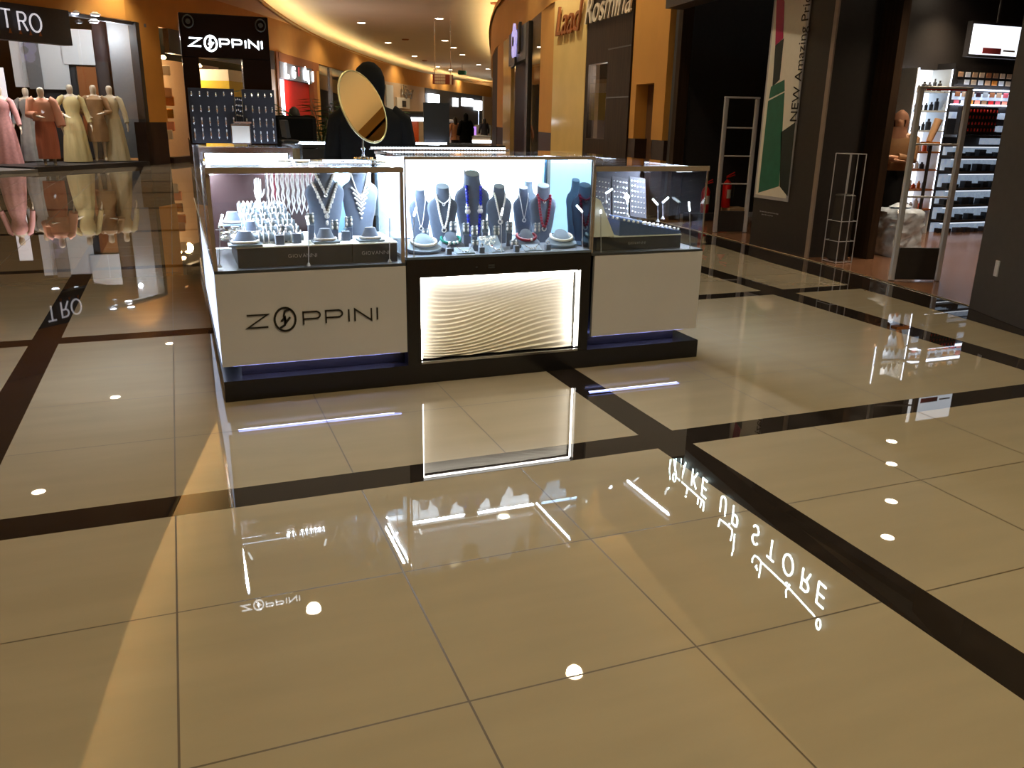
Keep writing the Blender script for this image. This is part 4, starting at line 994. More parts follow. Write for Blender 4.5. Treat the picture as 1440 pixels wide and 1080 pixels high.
# ================================================================== MAKE-UP SHOP (right)
m = MB(); m.add([(5.70, 4.0, .003), (5.74, 4.65, .003), (6.03, 6.68, .003), (6.13, 8.0, .003), (6.3, 10.5, .003), (11.4, 10.5, .003), (11.4, -2, .003), (5.7, -2, .003)], [tuple(range(7, -1, -1))]); struct('floor', m, 'wood_floor')
m = MB(); m.add([(x, y, .0015) for x, y in ((5.20, 2.0), (5.27, 3.84), (5.36, 4.6), (5.45, 5.7), (5.56, 6.9), (5.73, 8.22), (5.9, 8.9), (6.12, 10.5), (6.3, 10.5), (6.13, 8.0), (6.03, 6.68), (5.74, 4.65), (5.55, 3.84), (5.5, 2.0))], [tuple(range(13, -1, -1))]); struct('trim_4', m, 'tile_black')
m = MB(); 
tp = [(5.70, 4.2), (5.74, 4.65), (6.03, 6.68), (6.13, 8.0), (6.3, 10.45)]; m.tube([(x, y, .005) for x, y in tp], .006, 6); struct('trim_5', m, 'steel')
struct('ceiling_shop', MB().box(6.3, 11.4, -2, 8.9, 3.0, 3.08), 'near_black')
struct('wall_shop_back', MB().box(6.9, 11.4, 8.75, 8.85, 0, 3.0), 'near_black')
# facade header with the neon name
hd = thing('shop_header', 'wide black header band over the make-up shop entrance carrying the neon name', 'sign board', (5.6, 0, 2.74))
sx_ = lambda y: 5.4+.1324*(y-5)
hp = [(sx_(4.2), -5.9), (sx_(4.2), 4.2), (sx_(10.2), 10.2)]
m = MB(); vs = [(x-5.6, y, z) for z in (0, 1.22) for x, y in hp+[(x+.25, y) for x, y in hp[::-1]]]
m.add(vs, [(5, 4, 3, 2, 1, 0), (6, 7, 8, 9, 10, 11)]+[(i, (i+1) % 6, 6+(i+1) % 6, 6+i) for i in range(6)]); m.build('panel', 'near_black', hd)
# fascia over it
struct('wall_shop_top', MB().box(5.75, 5.9, -6, 10.6, 3.97, ZL), 'orange')
UY = Vector((.1312, .9913, 0)); OY = Vector((sx_(5)-.02, 5, 0))
def rs_(u, v):   # photo pixel of the floor mirror image -> (distance along the header, height)
    F = atz(u, v, 0); det = F.x*(-UY.y)+UY.x*F.y; t = (OY.x*(-UY.y)+UY.x*OY.y)/det; s_ = (F.x*OY.y-F.y*OY.x)/det
    return (s_, H*(t-1))
nm = thing('neon_sign', 'white neon shop name in Latin and Arabic letters, mirrored in the floor tiles', 'sign', tuple(OY))
m = MB(); LW = dict(M=(3.99, .95), A=(3.66, .8), K=(3.31, 1), E=(3.02, 1), U=(2.53, .9), P=(2.23, .55), S=(1.77, 1), T=(1.45, 1), O=(1.14, 1), R=(.79, 1), Z=(.52, 1))
for ch, (s_, wd) in LW.items(): strokes(m, 'E' if ch == 'Z' else ch, UY*s_+Vector((0, 0, 2.885)), -UY, ZU, .225, wd*.95, 0, .085, .012)
m.build('lettering', 'neon', nm); m = MB()
def ar(pts, closed=False): m.tube([UY*y+Vector((-.008, 0, z)) for y, z in pts], .0095, 6, closed=closed)
def al(*q): ar([rs_(*p) for p in q])
def ball_(q): p = rs_(*q); m.ball(UY*p[0]+Vector((-.008, 0, p[1])), .014, 6, 4)
al((1146.6, 866.4), (1110, 826.6), (1071.3, 790)); al((1110, 826.6), (1106, 829.7), (1106.3, 839.9)); al((1071.3, 790), (1068, 812)); al((1071.3, 790), (1067, 784), (1062, 781), (1058.7, 786), (1058.7, 791)); al((1065, 795), (1063, 797), (1065, 799), (1065.6, 802))
c = rs_(1151.7, 877.6); ar([(c[0]+.035*math.cos(a*PI/7), c[1]+.055*math.sin(a*PI/7)) for a in range(14)], True)
for q in ((1107, 819.5), (1110.6, 822.6), (1026.5, 737), (965, 698)): ball_(q)
al((1011, 740), (1013, 730), (1020, 735), (1030.5, 745), (1030, 753), (1028, 760)); al((1034, 751), (1031.6, 775)); al((1030.5, 777), (1030, 781))
al((942.2, 656.5), (943, 674.3)); al((951, 660.5), (952, 673)); al((953, 672), (990, 705)); al((967.7, 686), (966, 694)); al((982.4, 701), (981.7, 709)); al((987, 705), (985.5, 713.5)); al((990.6, 705), (989.6, 718.6)); al((936, 691.6), (941.7, 686))
c = rs_(949, 671.5); ar([(c[0]+.045*math.cos(a*PI/6), c[1]+.06*math.sin(a*PI/6)) for a in range(12)], True)
m.build('arabic_lettering', 'neon', nm)
# columns
t = thing('poster_column', 'black column between the two shop entrances carrying the lipstick poster', 'column', (6.14, 7.05, 0))
MB().box(0, .62, .0, 1.0, 0, 3.0).build('shaft', 'near_black', t); MB().box(-.02, .0, -.02, .03, 0, 2.72).build('edge_strip', 'taupe_metal', t)
fonttext('fine_print', 'the new looks start here from today', 'alu', (-.002, 7.92-7.05, .395), (0, -1, 0), ZU, .022, .001, t)
fonttext('fine_print', 'prices valid in every branch', 'alu', (-.002, 7.88-7.05, .365), (0, -1, 0), ZU, .018, .001, t)
t = thing('partition_wall', 'dark brown partition standing behind the wire rack in the make-up shop', 'wall', (6.70, 6.80, .003)); MB().box(.0, .10, 0, .75, 0, 2.99).build('panel', 'dark_wood', t)
t = thing('entrance_pillar', 'big black pillar at the right edge with a small light plate near its foot', 'column', (5.68, 4.64, .003))
MB().add([(0, 0, 0), (-.25, -.68, 0), (-.30, -2.2, 0), (.7, -2.2, 0), (.45, .0, 0), (0, 0, 2.715), (-.25, -.68, 2.715), (-.30, -2.2, 2.715), (.7, -2.2, 2.715), (.45, 0, 2.715)], [(4, 3, 2, 1, 0), (5, 6, 7, 8, 9), (0, 1, 6, 5), (1, 2, 7, 6), (2, 3, 8, 7), (3, 4, 9, 8), (4, 0, 5, 9)]).build('shaft', 'black', t)
P_ = [(5.68, 4.64), (5.43, 3.96)]; A = atpoly(1402, 366, P_); B = atpoly(1415, 393, P_)
dn = Vector((-.68, .25, 0)).normalized(); rg = Vector((-.25, -.68, 0)).normalized()
o_ = Vector((A.x-5.68, A.y-4.64, B.z-.003))
MB().prism([(0, 0), (.045, 0), (.045, A.z-B.z), (0, A.z-B.z)], o_, rg, ZU, .008).build('light_plate', 'alu', t)
# poster with the lipstick
t = thing('lipstick_poster', 'tall backlit lipstick poster in a pale frame with text running upward', 'poster', (6.14, 8.04, .545))
W_, Hh = .585, 2.4
def py_(u, v): p = atx(u, v, 6.12); return (8.04-p.y, p.z-.545)
O_ = (-.012, 0, 0); rP = (0, -1, 0)
MB().prism([(0, 0), (W_, 0), (W_, Hh), (0, Hh)], (0, 0, 0), rP, ZU, .012).build('frame', 'alu', t)
MB().prism([(.03, .035), (W_-.03, .035), (W_-.03, Hh-.03), (.03, Hh-.03)], O_, rP, ZU, .004).build('sheet', 'paper_white', t)
O2 = (-.0165, 0, 0)
MB().prism([py_(1066, 271), py_(1095, 262), py_(1103, 130), py_(1080, 142)], O2, rP, ZU, .002).build('green_tube', 'poster_green', t)
MB().prism([py_(1081, 139), py_(1103, 128), py_(1103, 112), py_(1084, 122)], O2, rP, ZU, .002).build('green_collar', 'poster_green', t)
MB().prism([py_(1096, 262), py_(1107, 276), py_(1118, 172), py_(1098, 186)], O2, rP, ZU, .002).build('dark_box', 'poster_dark', t)
MB().prism([py_(1086, 122), py_(1096, 112), py_(1102, 54), py_(1090, 64)], O2, rP, ZU, .002).build('lipstick_case', 'poster_dark', t)
MB().prism([py_(1090, 64), py_(1101, 54), py_(1103, 2), py_(1095, -12), py_(1092, 0)], O2, rP, ZU, .002).build('lipstick', 'poster_magenta', t)
a, b = py_(1117, 172), py_(1140, -2)
fonttext('lettering', 'NEW Amazing Prices', 'ink', (-.019, -(a[0]+.03), a[1]), ZU, (0, 1, 0), .152, .002, t, sx=1.02)
# gates (shop alarm pedestals)
def gate(label, A, B, z, shield=.28, bars=3, red=False):
    t = thing('security_gate', label, 'security gate', (A[0], A[1], .004)); d = Vector((B[0]-A[0], B[1]-A[1], 0)); L = d.length; rz = math.atan2(d.y, d.x); t.rotation_euler = (0, 0, rz)
    p = .055
    for k in (0, 1): MB().rbox(k*(L-p), k*(L-p)+p, -.02, .02, 0, z-.02, .012).build('post', 'alu', t, True)
    m = MB(); m.rbox(0, L, -.022, .022, z-.022, z, .006); m.build('top_bar', 'alu', t, True)
    if red: MB().box(p+.01, L-.06, -.0225, -.018, z-.034, z-.022).build('red_stripe', 'red_paint', t)
    for k in range(bars): zz = shield+(z-shield)*(k+1)/(bars+1)*.98; MB().tube([(p, 0, zz), (L-p, 0, zz)], .009, 8).build('cross_bar', 'alu', t, True)
    MB().rbox(p, L-p, -.012, .012, .01, shield, .004).build('base_panel', 'near_black', t)
    return t
gate('pale grey alarm gate before the black wall, a fire extinguisher showing through it', (6.36, 9.11), (6.80, 9.0), 1.655, .27)
gate('pale grey alarm gate at the make-up shop entrance beside the wrapped bundle', (5.97, 5.76), (6.42, 5.6), 1.675, .30, 2, True)
# wire rack
t = thing('wire_rack', 'tall chrome wire stand with dark packages behind the poster column', 'rack', (6.17, 6.66, .004)); m = MB(); rk = 1.075
for x in (0, .1, .2): 
    for y in (0, .2):
        if not (x == .1 and y): m.tube([(x, y, 0), (x, y, rk)], .005, 8)
m.build('post', 'alu', t, True); m = MB()
for z in (.01, .22, .42, rk): m.tube([(0, 0, z), (.2, 0, z), (.2, .2, z), (0, .2, z)], .004, 6, closed=True)
m.build('shelf_wire', 'alu', t, True); MB().rbox(.02, .18, .02, .18, .02, .68, .02).build('dark_package', 'near_black', t)
# wrapped bundle
p = atz(1268, 361, 0)
t = thing('wrapped_bundle', 'grey bundle wrapped in creased clear plastic on the wood floor', 'bundle', (p.x, p.y+.12, .004)); m = MB(); n = 28; rs = []
r3 = random.Random(11)
for k in range(16):
    z = .50*k/15; sq = .19*(1 if k > 0 else .93)*(1 if k < 15 else .8); rs.append([((sq*(1+.10*r3.uniform(-1, 1)))*max(-1, min(1, 1.35*math.cos(2*PI*i/n))), (sq*(1+.10*r3.uniform(-1, 1)))*max(-1, min(1, 1.35*math.sin(2*PI*i/n))), z) for i in range(n)])
m.rings(rs); m.build('wrapping', 'plastic_wrap', t, True)
m = MB(); m.lathe([(.05, .49), (.09, .52), (.03, .56)], n=10, sx=1.6); m.build('knot', 'plastic_wrap', t, True)
# fire extinguishers
def extinguisher(label, u, v, Y, z0, s=1.0):
    p = aty(u, v, Y); t = thing('fire_extinguisher', label, 'fire extinguisher', (p.x, Y, z0)); 
    MB().lathe([(.07*s, 0), (.082*s, .02*s), (.082*s, .40*s), (.06*s, .46*s), (.028*s, .49*s), (.028*s, .51*s)], n=22).build('cylinder', 'red_paint', t, True)
    MB().tube([(0, 0, .5*s), (0, 0, .54*s)], .02*s, 8).build('valve', 'rubber', t, True)
    m = MB(); m.tube([(-.02, 0, .54*s), (.13*s, -.02, .585*s)], .012*s, 6); m.tube([(-.02, 0, .56*s), (.12*s, -.02, .635*s)], .011*s, 6); m.build('handle', 'red_paint', t, True)
    MB().tube([(.02*s, 0, .53*s), (.13*s, -.02, .50*s), (.15*s, -.03, .38*s), (.11*s, -.05, .2*s)], .012*s, 6).build('hose', 'rubber', t, True)
    m = MB(); m.add([(.0825*s*math.cos(a), .0825*s*math.sin(a), z) for z in (.17*s, .33*s) for a in [math.radians(-120+12*i) for i in range(7)]], [(i, i+1, 8+i, 7+i) for i in range(6)]); m.build('paper_label', 'paper_white', t, True)
    return t
extinguisher('red fire extinguisher on the floor between the kiosk and the alarm gate', 990, 300, 10.36, .105, .74)
extinguisher('red fire extinguisher seen through the alarm gate', 1019, 300, 10.3, .18, .78)
tag(MB().rbox(0, .3, 0, .22, 0, .175, .01).build('small_carton', 'beige', loc=(7.37, 10.2, .004)), 'small printed carton below the fire extinguisher behind the alarm gate', 'box')
tag(MB().rbox(-.25, .26, 0, .24, 0, .10, .004).build('low_black_plinth', 'black', loc=(7.03, 10.24, .004)), 'low black plinth under the fire extinguisher beside the gate', 'plinth')
struct('wall_black', MB().box(6.6, 9.4, 10.6, 10.75, 0, 3.95), 'black'); struct('baseboard_black', MB().box(6.6, 9.4, 10.58, 10.6, 0, .07), 'alu')
tag(MB().box(0, .02, -.02, 0, 0, 3.5).build('corner_strip', 'charcoal', loc=(6.75, 10.56, .002)), 'thin grey metal corner strip on the black wall beside the orange pillar', 'trim strip')
# lit shelf unit
yS = 8.35
A = aty(1291, 95, yS); B = aty(1341, 98, yS); zb_ = .35
t = thing('cosmetics_shelf', 'tall white lit cosmetics shelf seen through the alarm gate', 'shelf', (A.x, yS, .004)); w_ = B.x-A.x; zt_ = A.z-.004
MB().box(0, w_, .3, .33, .25, zt_).build('back_panel', 'screen', t)
for x in (0, w_-.02): MB().box(x, x+.02, 0, .3, 0, zt_).build('side_panel', 'shelf_white', t)
zs_ = [.30, .55, .80, 1.02, 1.28, 1.52, 1.75]
for z in zs_: MB().box(.02, w_-.02, -.02, .3, z, z+.02).build('shelf_board', 'shelf_white' if z > 1.1 else 'orange_dark', t)
MB().box(.02, .03, -.005, .005, .3, zt_).build('edge_light', 'shelf_led', t); MB().box(w_-.02, w_-.005, -.005, -.001, .3, zt_).build('edge_light', 'shelf_led', t)
rb_ = random.Random(4); cols = ['near_black', 'perfume', 'white', 'rose', 'charcoal', 'orange_plastic']; gi = 0
for si, z in enumerate(zs_):
    for k in range(6):
        hh = rb_.uniform(.06, .15); mm = ('near_black', 'charcoal') if z > 1.2 else cols
        r0 = rb_.uniform(.02, .035); x = .08+(w_-.16)*k/5
        o = MB().lathe([(r0, 0), (r0, hh*.7), (r0*.45, hh*.78), (r0*.45, hh)], n=10).build('cosmetic_bottle', rb_.choice(mm), smooth=True, loc=(A.x+x, yS+.1, .004+z+.021))
        tag(o, 'small cosmetic bottle on the %s shelf of the white lit unit' % ('lowest', 'second', 'third', 'fourth', 'fifth', 'sixth', 'top')[si], 'bottle', 'bottles on the %s shelf of the white lit unit' % ('lowest', 'second', 'third', 'fourth', 'fifth', 'sixth', 'top')[si])
pb = aty(1312, 185, 8.0); pc = aty(1305, 158, 8.0)
t = thing('product_display', 'tilted pale tube display in front of the white lit shelf', 'display', tuple(pb)); MB().tube([(-.04, 0, -.12), (.06, 0, .14)], [.035, .05], 10).build('tube', 'skin_tone', t, True); MB().box(-.12, .10, -.05, .05, -.16, -.12).build('tray', 'perfume', t); MB().cyl((0, 0, -pb.z+.004), (0, 0, -.16), .02).build('stand_pole', 'near_black', t)
# drawer / palette wall unit
A = aty(1352, 110, yS); B = aty(1418, 112, yS); D0 = aty(1330, 332, yS)
x0_ = aty(1352, 110, yS).x; x1_ = x0_+1.05
t = thing('palette_cabinet', 'large lit cabinet with eye shadow testers above and glass drawers below', 'cabinet', (x0_, yS, .004)); wC_ = x1_-x0_
MB().box(0, wC_, .12, .4, 0, 2.12).build('carcass', 'near_black', t)
zr_ = [aty(1385, v, yS).z-.004 for v in (104, 126, 148, 190, 205, 222, 243, 266, 289, 310, 330)]
MB().box(.0, wC_, .10, .12, zr_[3], zr_[0]+.05).build('back_panel', 'near_black', t)
for z_ in (zr_[1], zr_[2]-.04, zr_[2]-.2, zr_[2]-.36): MB().box(.62 if z_ < zr_[2]-.1 else 0, wC_, .094, .10, z_-.13, z_-.05).build('glow_patch', 'drawer_glow_paint', t)  # pale patches with their glow put into the material
for z in (zr_[1]-.01, zr_[2]-.005): MB().box(0, wC_, .02, .11, z, z+.012).build('shelf_board', 'shelf_led', t)
MB().box(-.02, wC_, -.1, .11, zr_[3]-.03, zr_[3]).build('counter_top', 'steel', t)
for k in range(6):
    za, zb2 = zr_[5+k if 5+k < 11 else 10], zr_[4+k]
    g = MB().box(0, wC_, -.08, .115, za, za+.025).build('drawer', 'near_black', t); MB().box(.01, wC_-.01, -.06, -.055, za+.03, zb2-.03).build('drawer_glass', 'glass', g); MB().box(.02, wC_-.02, .105, .115, za+.03, zb2-.02).build('drawer_back', 'drawer_glow_paint', g); MB().box(.02, wC_-.02, -.04, -.03, zb2-.02, zb2-.014).build('drawer_light', 'screen', g)
    m = MB(); [m.box(.04+.16*q_, .04+.16*q_+rb_.uniform(.05, .13), -.02, .06, za+.026, za+.026+rb_.uniform(.03, .09)) for q_ in range(6)]; m.build('drawer_goods', 'charcoal', g)
MB().box(0, wC_, -.10, -.08, 0, zr_[10]).build('base_panel', 'wood_floor', t)
for row, z, mm in ((0, zr_[0]-.01, ['skin_tone', 'white', 'tan_dress', 'beige', 'orange_dark', 'olive_shirt', 'beige', 'tan_dress']), (1, zr_[0]-.10, ['near_black', 'white', 'beige', 'white', 'skin_tone', 'perfume', 'white', 'beige']), (2, zr_[1]-.06, ['orange_dark', 'tan_dress', 'beige', 'purple_door', 'grey_dress', 'orange_dark', 'tan_dress', 'rose']), (3, zr_[1]-.16, ['rose', 'white', 'perfume', 'coral', 'olive_shirt', 'lip_red', 'rose', 'coral'])):
    for k in range(8):
        o = MB().rbox(-.045, .045, -.012, 0, -.03, .03, .01).build('eye_shadow_tester', mm[k], loc=(x0_+.08+.122*k, yS+.095, .004+z)); tag(o, 'square eye shadow tester in the %s row of the lit cabinet' % ('top', 'second', 'third', 'lowest')[row], 'make-up tester', 'eye shadow testers in the %s row' % ('top', 'second', 'third', 'lowest')[row])
A = aty(1357, 150, yS-.1); B = aty(1400, 197, yS-.1)
t = thing('lipstick_rack', 'black rack with four rows of red lipsticks in front of the lit cabinet', 'rack', (A.x, yS-.06, zr_[3]+.006)); wq = B.x-A.x; hq = A.z-(zr_[3]+.006)
MB().box(0, wq, 0, .06, 0, hq).build('rack_body', 'near_black', t)
for r_ in range(4): MB().box(0, wq, -.03, 0, hq*(.1+.23*r_), hq*(.1+.23*r_)+.01).build('rack_shelf', 'near_black', t)
for r_ in range(4):
    for k in range(11): tag(MB().lathe([(.008, 0), (.008, .022), (.006, .024), (.005, .035)], n=8).build('lipstick', 'lip_red', smooth=True, loc=(A.x+.03+(wq-.06)*k/10, yS-.075, zr_[3]+.006+hq*(.1+.23*r_)+.011)), 'red lipstick standing in the %s row of the black rack' % ('lowest', 'second', 'third', 'top')[r_], 'lipstick', 'lipsticks in the %s row' % ('lowest', 'second', 'third', 'top')[r_])
# screen
A = aty(1367, 33, 8.0); B = aty(1432, 80, 8.0)
t = thing('wall_screen', 'bright white screen with a small make-up picture high in the dark shop', 'screen', (A.x+.03, 8.0, B.z)); w_ = B.x-A.x-.03; h_ = A.z-B.z
MB().box(-.03, w_+.03, .0, .06, -.03, h_+.03).build('casing', 'black', t); MB().box(0, w_, -.004, 0, 0, h_).build('display', 'screen', t); m = MB(); m.box(w_*.25, w_*.62, -.006, -.004, h_*.04, h_*.24); m.build('picture', 'rose', t); MB().box(w_*.66, w_*.9, -.006, -.004, h_*.14, h_*.2).build('picture', 'tan_dress', t); MB().cyl((w_/2, .03, h_+.03), (w_/2, .03, 2.99-B.z), .015).build('mount', 'black', t)
# ceiling spots of the shop
s0 = None
for k, (x, y) in enumerate(((6.95, 6.15), (7.7, 6.85), (8.6, 7.75), (9.25, 8.4), (8.1, 4.6), (9.6, 5.6))):
    o = dup(d0, (x, y, 2.998), 0, 'bright round spot lamp in the make-up shop ceiling, mirrored in the right floor', 'round spot lamps in the make-up shop ceiling'); o.scale = (.7, .7, 1)
    light('SPOT', 'downlight_or_fill_beam', (0, 0, -.03), 60, (1, .82, .62), o, .06, spot=math.radians(95))
light('POINT', 'shelf_glow', (wC_/2, -.5, 1.6), 4, (.85, .9, 1), t, .1)

# ================================================================== RIGHT SHOP LINE
def panel(name, label, cat, poly, u0, u1, v, z0, z1, m_, t_=.10, out=.0, parent=None):
    A, B = seg(poly, u0, u1, v)
    side = 1 if poly is WL or poly is WLs else -1
    c = Vector(((A[0]+B[0])/2, (A[1]+B[1])/2, z0)); mb = MB()
    # choose the inward normal (away from the corridor centre)
    dx, dy = B[0]-A[0], B[1]-A[1]; L = math.hypot(dx, dy); nrm = Vector((-dy/L, dx/L)); cen = Vector((2.5, 18)) if c.y < 30 else Vector((c.x+(4 if side > 0 else -4), c.y))
    ins = nrm if nrm.dot(Vector((c.x, c.y))-cen) > 0 else -nrm
    a0 = Vector(A)-ins*out; b0 = Vector(B)-ins*out; a1 = Vector(A)+ins*t_; b1 = Vector(B)+ins*t_
    vs = [(q.x-c.x, q.y-c.y, z-z0) for z in (z0, z1) for q in (a0, b0, b1, a1)]
    mb.add(vs, [(0, 3, 2, 1), (4, 5, 6, 7), (0, 1, 5, 4), (1, 2, 6, 5), (2, 3, 7, 6), (3, 0, 4, 7)])
    if parent:
        mb.v = [(x+c.x-parent.location.x, y+c.y-parent.location.y, z+z0-parent.location.z) for x, y, z in mb.v]
        return mb.build(name, m_, parent)
    o = mb.build(name, m_, loc=tuple(c)); 
    if cat == 'structure': o['kind'] = 'structure'
    else: tag(o, label, cat)
    return o
def front(name, label, poly, u0, v, cat='shop front'):
    A = atpoly(u0, v, poly); return thing(name, label, cat, (A.x, A.y, 0))
def frame_on(poly, u0, u1, v, out=.02):
    """origin, right, up of the shop face as seen from the mall"""
    A, B = seg(poly, u0, u1, v); A, B = Vector((*A, 0)), Vector((*B, 0)); r = (B-A); L = r.length; r.normalize(); n = r.cross(Vector((0, 0, 1)))
    return A+n*out, r, L
def zf(u, v, poly): return atpoly(u, v, poly).z
tn = 10
def S(name, *a): return panel(name, '', 'structure', *a)
struct('trim_20', MB().box(6.55, 6.72, 10.5, 10.6, 0, 3.9), 'dark_wood')
# orange pilaster with recessed door next to the black wall
S('trim_6', WR, 934, 918, 150, 1.09, 3.5, 'orange', .25); S('trim_7', WR, 893, 886, 150, 1.09, 3.5, 'orange', .25)
S('trim_8', WR, 918, 893, 150, zf(905, 118, WR), 3.5, 'orange', .25)
S('trim_9', WR, 934, 918, 195, 0, 1.09, 'brown_stone', .25); S('trim_10', WR, 893, 883, 195, 0, 1.09, 'brown_stone', .25)
f = front('recessed_door', 'brown door with a faint dark oval mark recessed in the orange pillar', WR, 893, 195, 'door')
panel('door_leaf', '', '', WR, 918, 893, 150, 0, zf(905, 118, WR), 'door_brown', .3, -.2, f)
o_, r_, L_ = frame_on(WR, 893, 918, 150, 0); n_ = r_.cross(Vector(ZU)); 
m = MB(); m.prism([(L_*.55+.07*math.cos(a*PI/8), .95+.16*math.sin(a*PI/8)) for a in range(16)], o_-n_*.19-f.location, r_, ZU, .012); m.build('oval_mark', 'near_black', f)
# dark wood shop
f = front('dark_wood_shop_front', 'dark wood panelled shop front with a narrow bright window and pale script name', WR, 885, 150)
zw0, zw1 = zf(850, 196, WR), zf(850, 88, WR)
panel('wall_panel', '', '', WR, 885, 853, 150, 0, 3.5, 'dark_wood', .12, .02, f); panel('wall_panel', '', '', WR, 827, 823, 150, 0, 3.5, 'dark_wood', .12, .02, f)
panel('wall_panel', '', '', WR, 853, 827, 150, 0, zw0, 'dark_wood', .12, .02, f); panel('wall_panel', '', '', WR, 853, 827, 150, zw1, 3.5, 'dark_wood', .12, .02, f)
panel('window_glass', '', '', WR, 853, 827, 150, zw0, zw1, 'shop_glass', .02, .0, f)
panel('window_backing', '', '', WR, 850, 827, 150, zw0, zw1, 'beige', 1.0, -.9, f)
for z in (1.7, 2.45): panel('panel_joint', '', '', WR, 885, 853, 150, z, z+.02, 'ink', .02, .024, f)
A, B = seg(WR, 850, 830, 150)
light('POINT', 'window_fill', (A[0]-f.location.x+.35, (A[1]+B[1])/2-f.location.y, zw1-.15), 60, (1, .94, .85), f, .05)  # point lamp added behind the glass in place of a white reflection
o_, r_, L_ = frame_on(WR, 823, 884, 20, .04)
fonttext('lettering', 'Rosmina', 'mannequin', o_-f.location+r_*.12+Vector((0, 0, 2.93)), r_, ZU, .62, .03, f, .35, sx=.95)
q = thing('window_mannequin', 'small dark dressed figure standing in the narrow bright window', 'mannequin', tuple(Vector(((A[0]+B[0])/2+.4, (A[1]+B[1])/2, zw0)))); MB().box(-.25, .25, -.3, .3, -.06, 0).build('plinth', 'dark_wood', q); dress(q, 'dress', 'grey_dress', [(.0, .16, 1), (.4, .12, .6), (.62, .09, .2), (.8, .11, 0), (.86, .03, 0)], 1.1); body(q, 1.1, 'mannequin', legs=False, face=False)
for wx, wy in ((5.9, 13.2), (6.1, 15.3), (5.7, 11.4), (7.2, 19.0)): light('SPOT', 'downlight_or_fill_beam', (wx, wy, ZC-.05), 260 if wy == 15.3 else 60, (1, .84, .55), None, .1, spot=math.radians(110))  # unseen spots added to wash the right shop fronts brighter
# cream shop column with gold script
f = front('cream_shop_front', 'glossy cream shop front panel with brown-gold script, beside the dark wood shop', WR, 823, 150)
panel('wall_panel', '', '', WR, 823, 778, 150, 0, 3.5, 'cream_gloss', .12, .03, f)
o_, r_, L_ = frame_on(WR, 778, 823, 20, .05)
fonttext('lettering', 'Laad', 'orange_dark', o_-f.location+r_*.35+Vector((0, 0, 2.86)), r_, ZU, .72, .04, f, .3, sx=1.0)
S('trim_11', WR, 778, 758, 150, 1.09, 3.5, 'orange', .3); S('trim_12', WR, 778, 756, 190, 0, 1.09, 'brown_stone', .32)
# glass shop with purple door
f = front('purple_door_shop_front', 'shop front with a tall dark purple door, mauve header and violet flower emblem', WR, 758, 150)
panel('show_window', '', '', WR, 758, 742, 150, .3, 3.5, 'smoked_glass', .03, .0, f); panel('window_sill', '', '', WR, 758, 742, 190, 0, .3, 'beige', .2, .0, f)
panel('window_backing', '', '', WR, 758, 744, 150, .3, 3.5, 'beige', 1.3, -1.2, f)
zh = zf(730, 88, WR)
panel('header', '', '', WR, 742, 718, 100, zh, 3.5, 'greywall', .1, .06, f); panel('purple_door', '', '', WR, 741, 719, 150, 0, zh, 'purple_door', .1, -.1, f)
panel('door_post', '', '', WR, 744, 741, 150, 0, 3.5, 'near_black', .1, .05, f)
o_, r_, L_ = frame_on(WR, 718, 742, 100, .10); m = MB(); cz = zf(728, 60, WR)
for k in range(5):
    a = 2*PI*k/5+.3; m.prism([(L_*.5+.22*math.cos(a)+.17*math.cos(b*PI/5), cz+.24*math.sin(a)+.19*math.sin(b*PI/5)) for b in range(10)], o_-f.location, r_, ZU, .05)
m.build('emblem', 'sign_purple', f); m = MB(); m.prism([(L_*.5+.12*math.cos(b*PI/5), cz+.12*math.sin(b*PI/5)) for b in range(10)], o_-f.location, r_, ZU, .07); m.prism([(L_*.78, cz-.35), (L_*.86, cz-.3), (L_*.86, cz+.35), (L_*.78, cz+.3)], o_-f.location, r_, ZU, .06); m.prism([(L_*.4, cz-.62), (L_*.62, cz-.58), (L_*.62, cz-.38), (L_*.4, cz-.44)], o_-f.location, r_, ZU, .06); m.build('emblem_centre', 'near_black', f)
q = thing('blue_display_item', 'pale blue item in the window left of the orange pillar', 'display', tuple(Vector((*seg(WR, 757, 756, 175)[0], .9))+Vector((.5, .1, 0)))); MB().rbox(-.2, .2, -.2, .2, -.9, 0, .02).build('pedestal', 'beige', q); MB().lathe([(.12, 0), (.2, .25), (.16, .55), (.05, .7)], n=14).build('vase', 'velvet_light', q, True)
f = front('gold_glass_shop_front', 'narrow gold tinted glass front left of the purple door', WR, 718, 150)
panel('wall_panel', '', '', WR, 718, 707, 150, .0, 3.5, 'cream_gloss', .1, .0, f)
S('trim_13', WR, 707, 699, 150, 1.09, 3.5, 'orange', .3); S('trim_14', WR, 707, 699, 190, 0, 1.09, 'brown_stone', .32)
S('trim_19', WR, 699, 692.5, 150, 0, 3.5, 'dark_wood', .3)

# ================================================================== LEFT SHOP LINE
f = front('bridal_shop_front', 'wide glass front of the dress shop with a black name board', WL, 0, 150)
f.location = (-3.1, 21.8, 0); 
zs0, zs1 = 2.72, 3.5
def pl(name, u0, u1, z0, z1, m_, t_=.1, out=0., par=None, v=150): return panel(name, '', '', WL, u0, u1, v, z0, z1, m_, t_, out, par or f)
pl('name_board', -60, 90, 2.76, 3.5, 'black', .1, .18, v=30)
A0, B0 = seg(WL, 0, 90, 30); 
o_, r_, L_ = frame_on(WL, 0, 88, 30, .19)
m = MB(); strokes(m, 'RO', o_-f.location+r_*.28+Vector((0, 0, zf(30, 32, WL)-.17)), r_, ZU, .36, .9, .22, .09, .02)
ax = strokes(MB(), 'T', (0, 0, 0), XR, ZU, .36)
strokes(m, 'BIST' if 0 else 'T', o_-f.location-r_*.10+Vector((0, 0, zf(10, 28, WL)-.17)), r_, ZU, .36, .9, .22, .09, .02); m.build('lettering', 'sign_soft', f)
m = MB()
